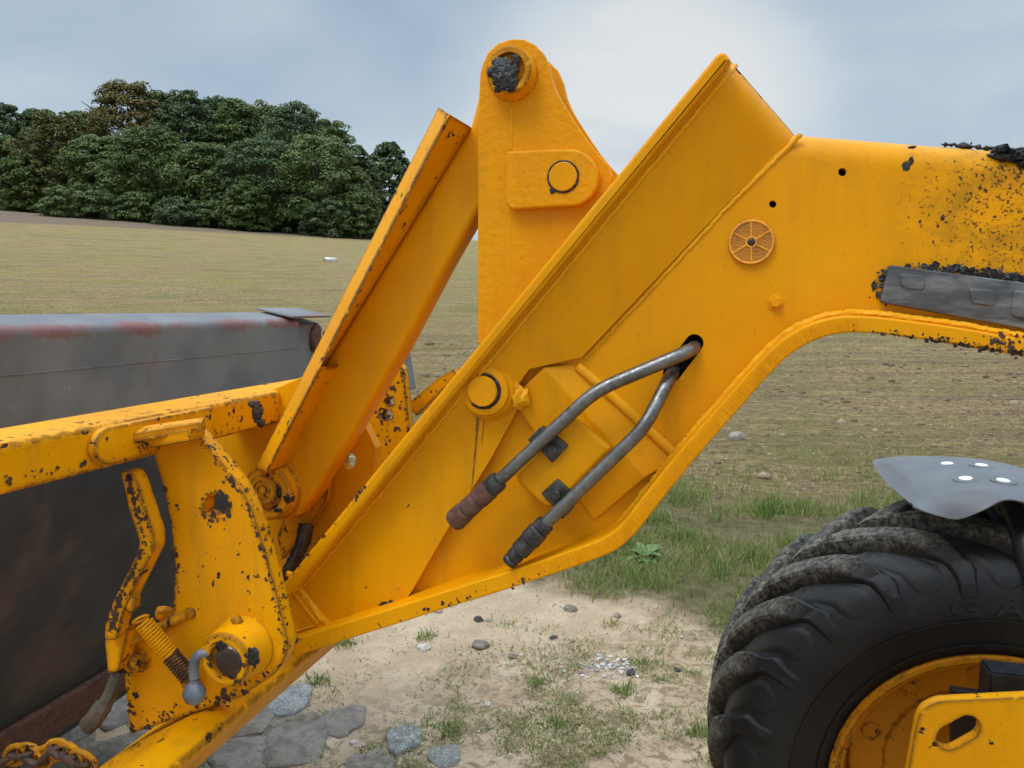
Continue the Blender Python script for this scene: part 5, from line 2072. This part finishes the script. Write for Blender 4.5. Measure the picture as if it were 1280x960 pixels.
# ---------------------------------------------------------------- chassis plate in front of the wheel
ch_pts = rnd([(1108, 1120), (1146, 905, 6), (1152, 888, 12), (1172, 877, 16), (1280, 872), (1500, 862), (1500, 1120)], 6)
cha = plate('chassis_plate', ch_pts, 1.42, 1.445, MT['chipped'], loader, 0.002, holes=[capsule(1186, 923, 1210, 910, 15.5, 8)])
boxw('steering_bracket', P(1232, 850, 1.56).x, P(1300, 850, 1.56).x, 1.54, 1.60, P(1240, 905, 1.56).z, P(1240, 835, 1.56).z, MT['blackmetal'], cha, 0.004)
plate('brake_guard', rnd([(1190, 862, 3), (1232, 868), (1300, 870), (1300, 940), (1190, 940)]), 1.60, 1.62, MT['blackmetal'], cha, 0.002)

# ---------------------------------------------------------------- mudguard
YM0, YM1 = 1.68, 2.13


def guard_pt(s, t):
    """s along the guard (0 front tip .. 1 rear), t across (0 near .. 1 far)"""
    a = math.radians(108 - 62 * s)
    R_ = 0.735 + 0.02 * math.sin(s * 6)
    lipk = sstep(0.0, 0.22, s)
    x = wc.x + math.cos(a) * R_
    z = wc.z + math.sin(a) * R_
    return x, z


near_line = [(1138, 629), (1150, 624), (1170, 617), (1195, 612), (1225, 609), (1255, 609), (1285, 614), (1330, 628), (1380, 652)]
far_line = [(1090, 576), (1100, 573), (1125, 570.5), (1155, 570), (1190, 571), (1225, 575), (1262, 583), (1310, 596), (1360, 614)]
lip_line = [(1142, 633), (1156, 639), (1175, 645), (1198, 649), (1228, 638), (1256, 624.5), (1285, 629), (1330, 645), (1380, 668)]
ns = 28
nl = spline([Vector(p) for p in near_line], 4)
fl = spline([Vector(p) for p in far_line], 4)
ll = spline([Vector(p) for p in lip_line], 4)
rows = []
for i in range(len(nl)):
    n3, f3, l3 = P(*nl[i], YM0 + 0.03), P(*fl[i], YM1), P(*ll[i], YM0 - 0.012)
    row = [l3, l3.lerp(n3, 0.45) + Vector((0, -0.005, 0.002)), l3.lerp(n3, 0.8) + Vector((0, -0.003, 0.003)), n3]
    s = i / (len(nl) - 1)
    for k in range(1, 13):
        t = k / 12
        q = n3.lerp(f3, t)
        crown = 0.020 * math.sin(math.pi * t) * sstep(0, 0.15, s)
        rib = -0.006 * math.exp(-((t - 0.52) / 0.05) ** 2) * sstep(0.12, 0.25, s)
        front = 0.012 * math.sin(math.pi * t) * (1 - sstep(0, 0.12, s))
        row.append(q + Vector((-front, 0, crown + rib)))
    rows.append(row)
mud = grid_mesh('mudguard', rows, MT['greyplastic'], loader, 0.004, 55)
tag(mud, 'smooth grey plastic mudguard with four white plugs')


def on_guard(px, py):
    """point of the guard's sheet seen there"""
    o_ = Vector((0, 0, H)); d_ = ray(px, py)
    best = None
    for i in range(len(rows) - 1):
        for k in range(3, len(rows[0]) - 1):
            from mathutils.geometry import intersect_ray_tri
            a, b, c, d4 = rows[i][k], rows[i][k + 1], rows[i + 1][k + 1], rows[i + 1][k]
            for tri in ((a, b, c), (a, c, d4)):
                h_ = intersect_ray_tri(*tri, d_, o_, True)
                if h_ is not None:
                    nn = (tri[1] - tri[0]).cross(tri[2] - tri[0]).normalized()
                    if nn.z < 0: nn = -nn
                    return h_, nn
    return None


for (x, y) in ((1184, 580), (1227, 582), (1207, 598.5), (1254, 601)):
    h_ = on_guard(x, y)
    if h_:
        p_, nn = h_
        lathe('guard_plug', p_, [(0.0125, -0.002), (0.0125, 0.002), (0.010, 0.0032), (0.003, 0.0036)], MT['white'], mud, 24, axis=nn)
        lathe('plug_dimple', p_, [(0.025, 0.0004), (0.0215, 0.0022), (0.0165, 0.0016), (0.0125, 0.0004)], MT['greyplastic'], mud, 24, axis=nn)
tube('guard_stay', spline([P(1262, 628, 1.80), P(1272, 650, 1.76), P(1284, 690, 1.70), P(1300, 760, 1.66)], 6), 0.022, MT['blackmetal'], mud, 14)
tube('guard_stay', spline([P(1232, 632, 1.86), P(1250, 660, 1.84), P(1262, 690, 1.80)], 6), 0.014, MT['blackmetal'], mud, 12)

# ================================================================== bucket hung on the carriage
bk0 = P(0, 900, 1.1); bk0.z = 0.35
bucket = empty('bucket', (bk0.x, 1.25, 0.30))
tag(bucket, 'grey steel bucket with rusty box edge, seen from behind the yellow carriage', 'bucket')
YRf = 1.10


def latY(px, py, Yref, tx):
    """depth at which the cross-machine line through (px, py, Yref) reaches photo column tx"""
    q = P(px, py, Yref)
    y = Yref
    while y < 6:
        d_ = Vector((q.x, y, q.z - H))
        if 640 + F * d_.dot(RIGHT) / d_.dot(FWD) >= tx:
            return y
        y += 0.005
    return y


beam = rnd([(0, 560), (0, 409, 14), (-62, 391, 12), (-90, 560)], 8)
YE_ = latY(0, 470, YRf, 372)
YS_ = latY(0, 470, YRf, 404)
YC_ = latY(0, 409, YRf, 360)
plate('top_beam', beam, 0.42, YE_, MT['bucket'], bucket, 0.003, Yref=YRf)
plate('beam_stub', rnd([(-10, 560), (-10, 420, 6), (-55, 404, 6), (-90, 560)]), YE_ + 0.002, YS_, MT['bucket'], bucket, 0.002, Yref=YRf)
plate('beam_cap', [(4, 406.5), (-62, 388), (-62, 384.5), (4, 402.5)], YC_, YS_ + 0.02, MT['bucket'], bucket, 0.001, Yref=YRf)
sx = P(0, 470, YRf)
tube('seam_weld', [Vector((sx.x + 0.0004, y, sx.z)) for y in np.linspace(0.45, YE_, 120)], 0.0011, MT['bucket'], bucket, 6, 0.6)
blob('rust_lump', Vector((P(-8, 450, YRf).x, YS_ - 0.03, P(-8, 452, YRf).z)), 0.03, MT['rust'], bucket, (0.6, 1, 1.5), 0.4, 2, 3, 3.0)
# back sheet curving under
bp = [(-6, 540), (0, 600), (4, 680), (4, 770), (-4, 860), (-22, 935), (-60, 1000), (-130, 1050), (-300, 1090), (-700, 1120)]
bps = [tuple(p) for p in spline(bp, 4)]
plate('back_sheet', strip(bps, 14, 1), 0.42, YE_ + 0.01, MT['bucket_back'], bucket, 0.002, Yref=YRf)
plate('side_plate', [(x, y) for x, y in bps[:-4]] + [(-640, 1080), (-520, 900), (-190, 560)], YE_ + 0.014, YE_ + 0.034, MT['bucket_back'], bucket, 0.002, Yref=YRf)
plate('wear_strip', strip([(-20, 925), (-50, 985)], 10, -1), 0.42, YE_ + 0.01, MT['rust'], bucket, 0.002, Yref=YRf)
# upright end bracket of the bucket beyond the link
plate('far_bracket', rnd([(496, 440), (505, 440), (513, 488), (501, 492)]), YS_, YS_ + 0.05, MT['bucket'], bucket, 0.002)

# safety chain lying on the lower tube's near end
chain_pts = spline([P(4, 952, 0.80), P(30, 940, 0.80), P(52, 948, 0.80), P(72, 936, 0.80), P(92, 945, 0.80), P(112, 955, 0.80)], 5)
for k in range(0, len(chain_pts) - 2, 2):
    a, b = chain_pts[k], chain_pts[k + 2]
    c = (a + b) / 2
    ax_ = (b - a).normalized()
    sd_ = ax_.cross(Vector((0, 1, 0)) if (k // 2) % 2 else ax_.cross(Vector((0, 1, 0)))).normalized()
    ring = []
    for t in np.linspace(0, 2 * math.pi, 21):
        ring.append(c + ax_ * math.cos(t) * 0.020 + sd_ * math.sin(t) * 0.012)
    tube('chain_link', ring, 0.0042, MT['worn'] if (k // 2) % 2 else MT['chip'], carr, 8, 0.25, caps=False)
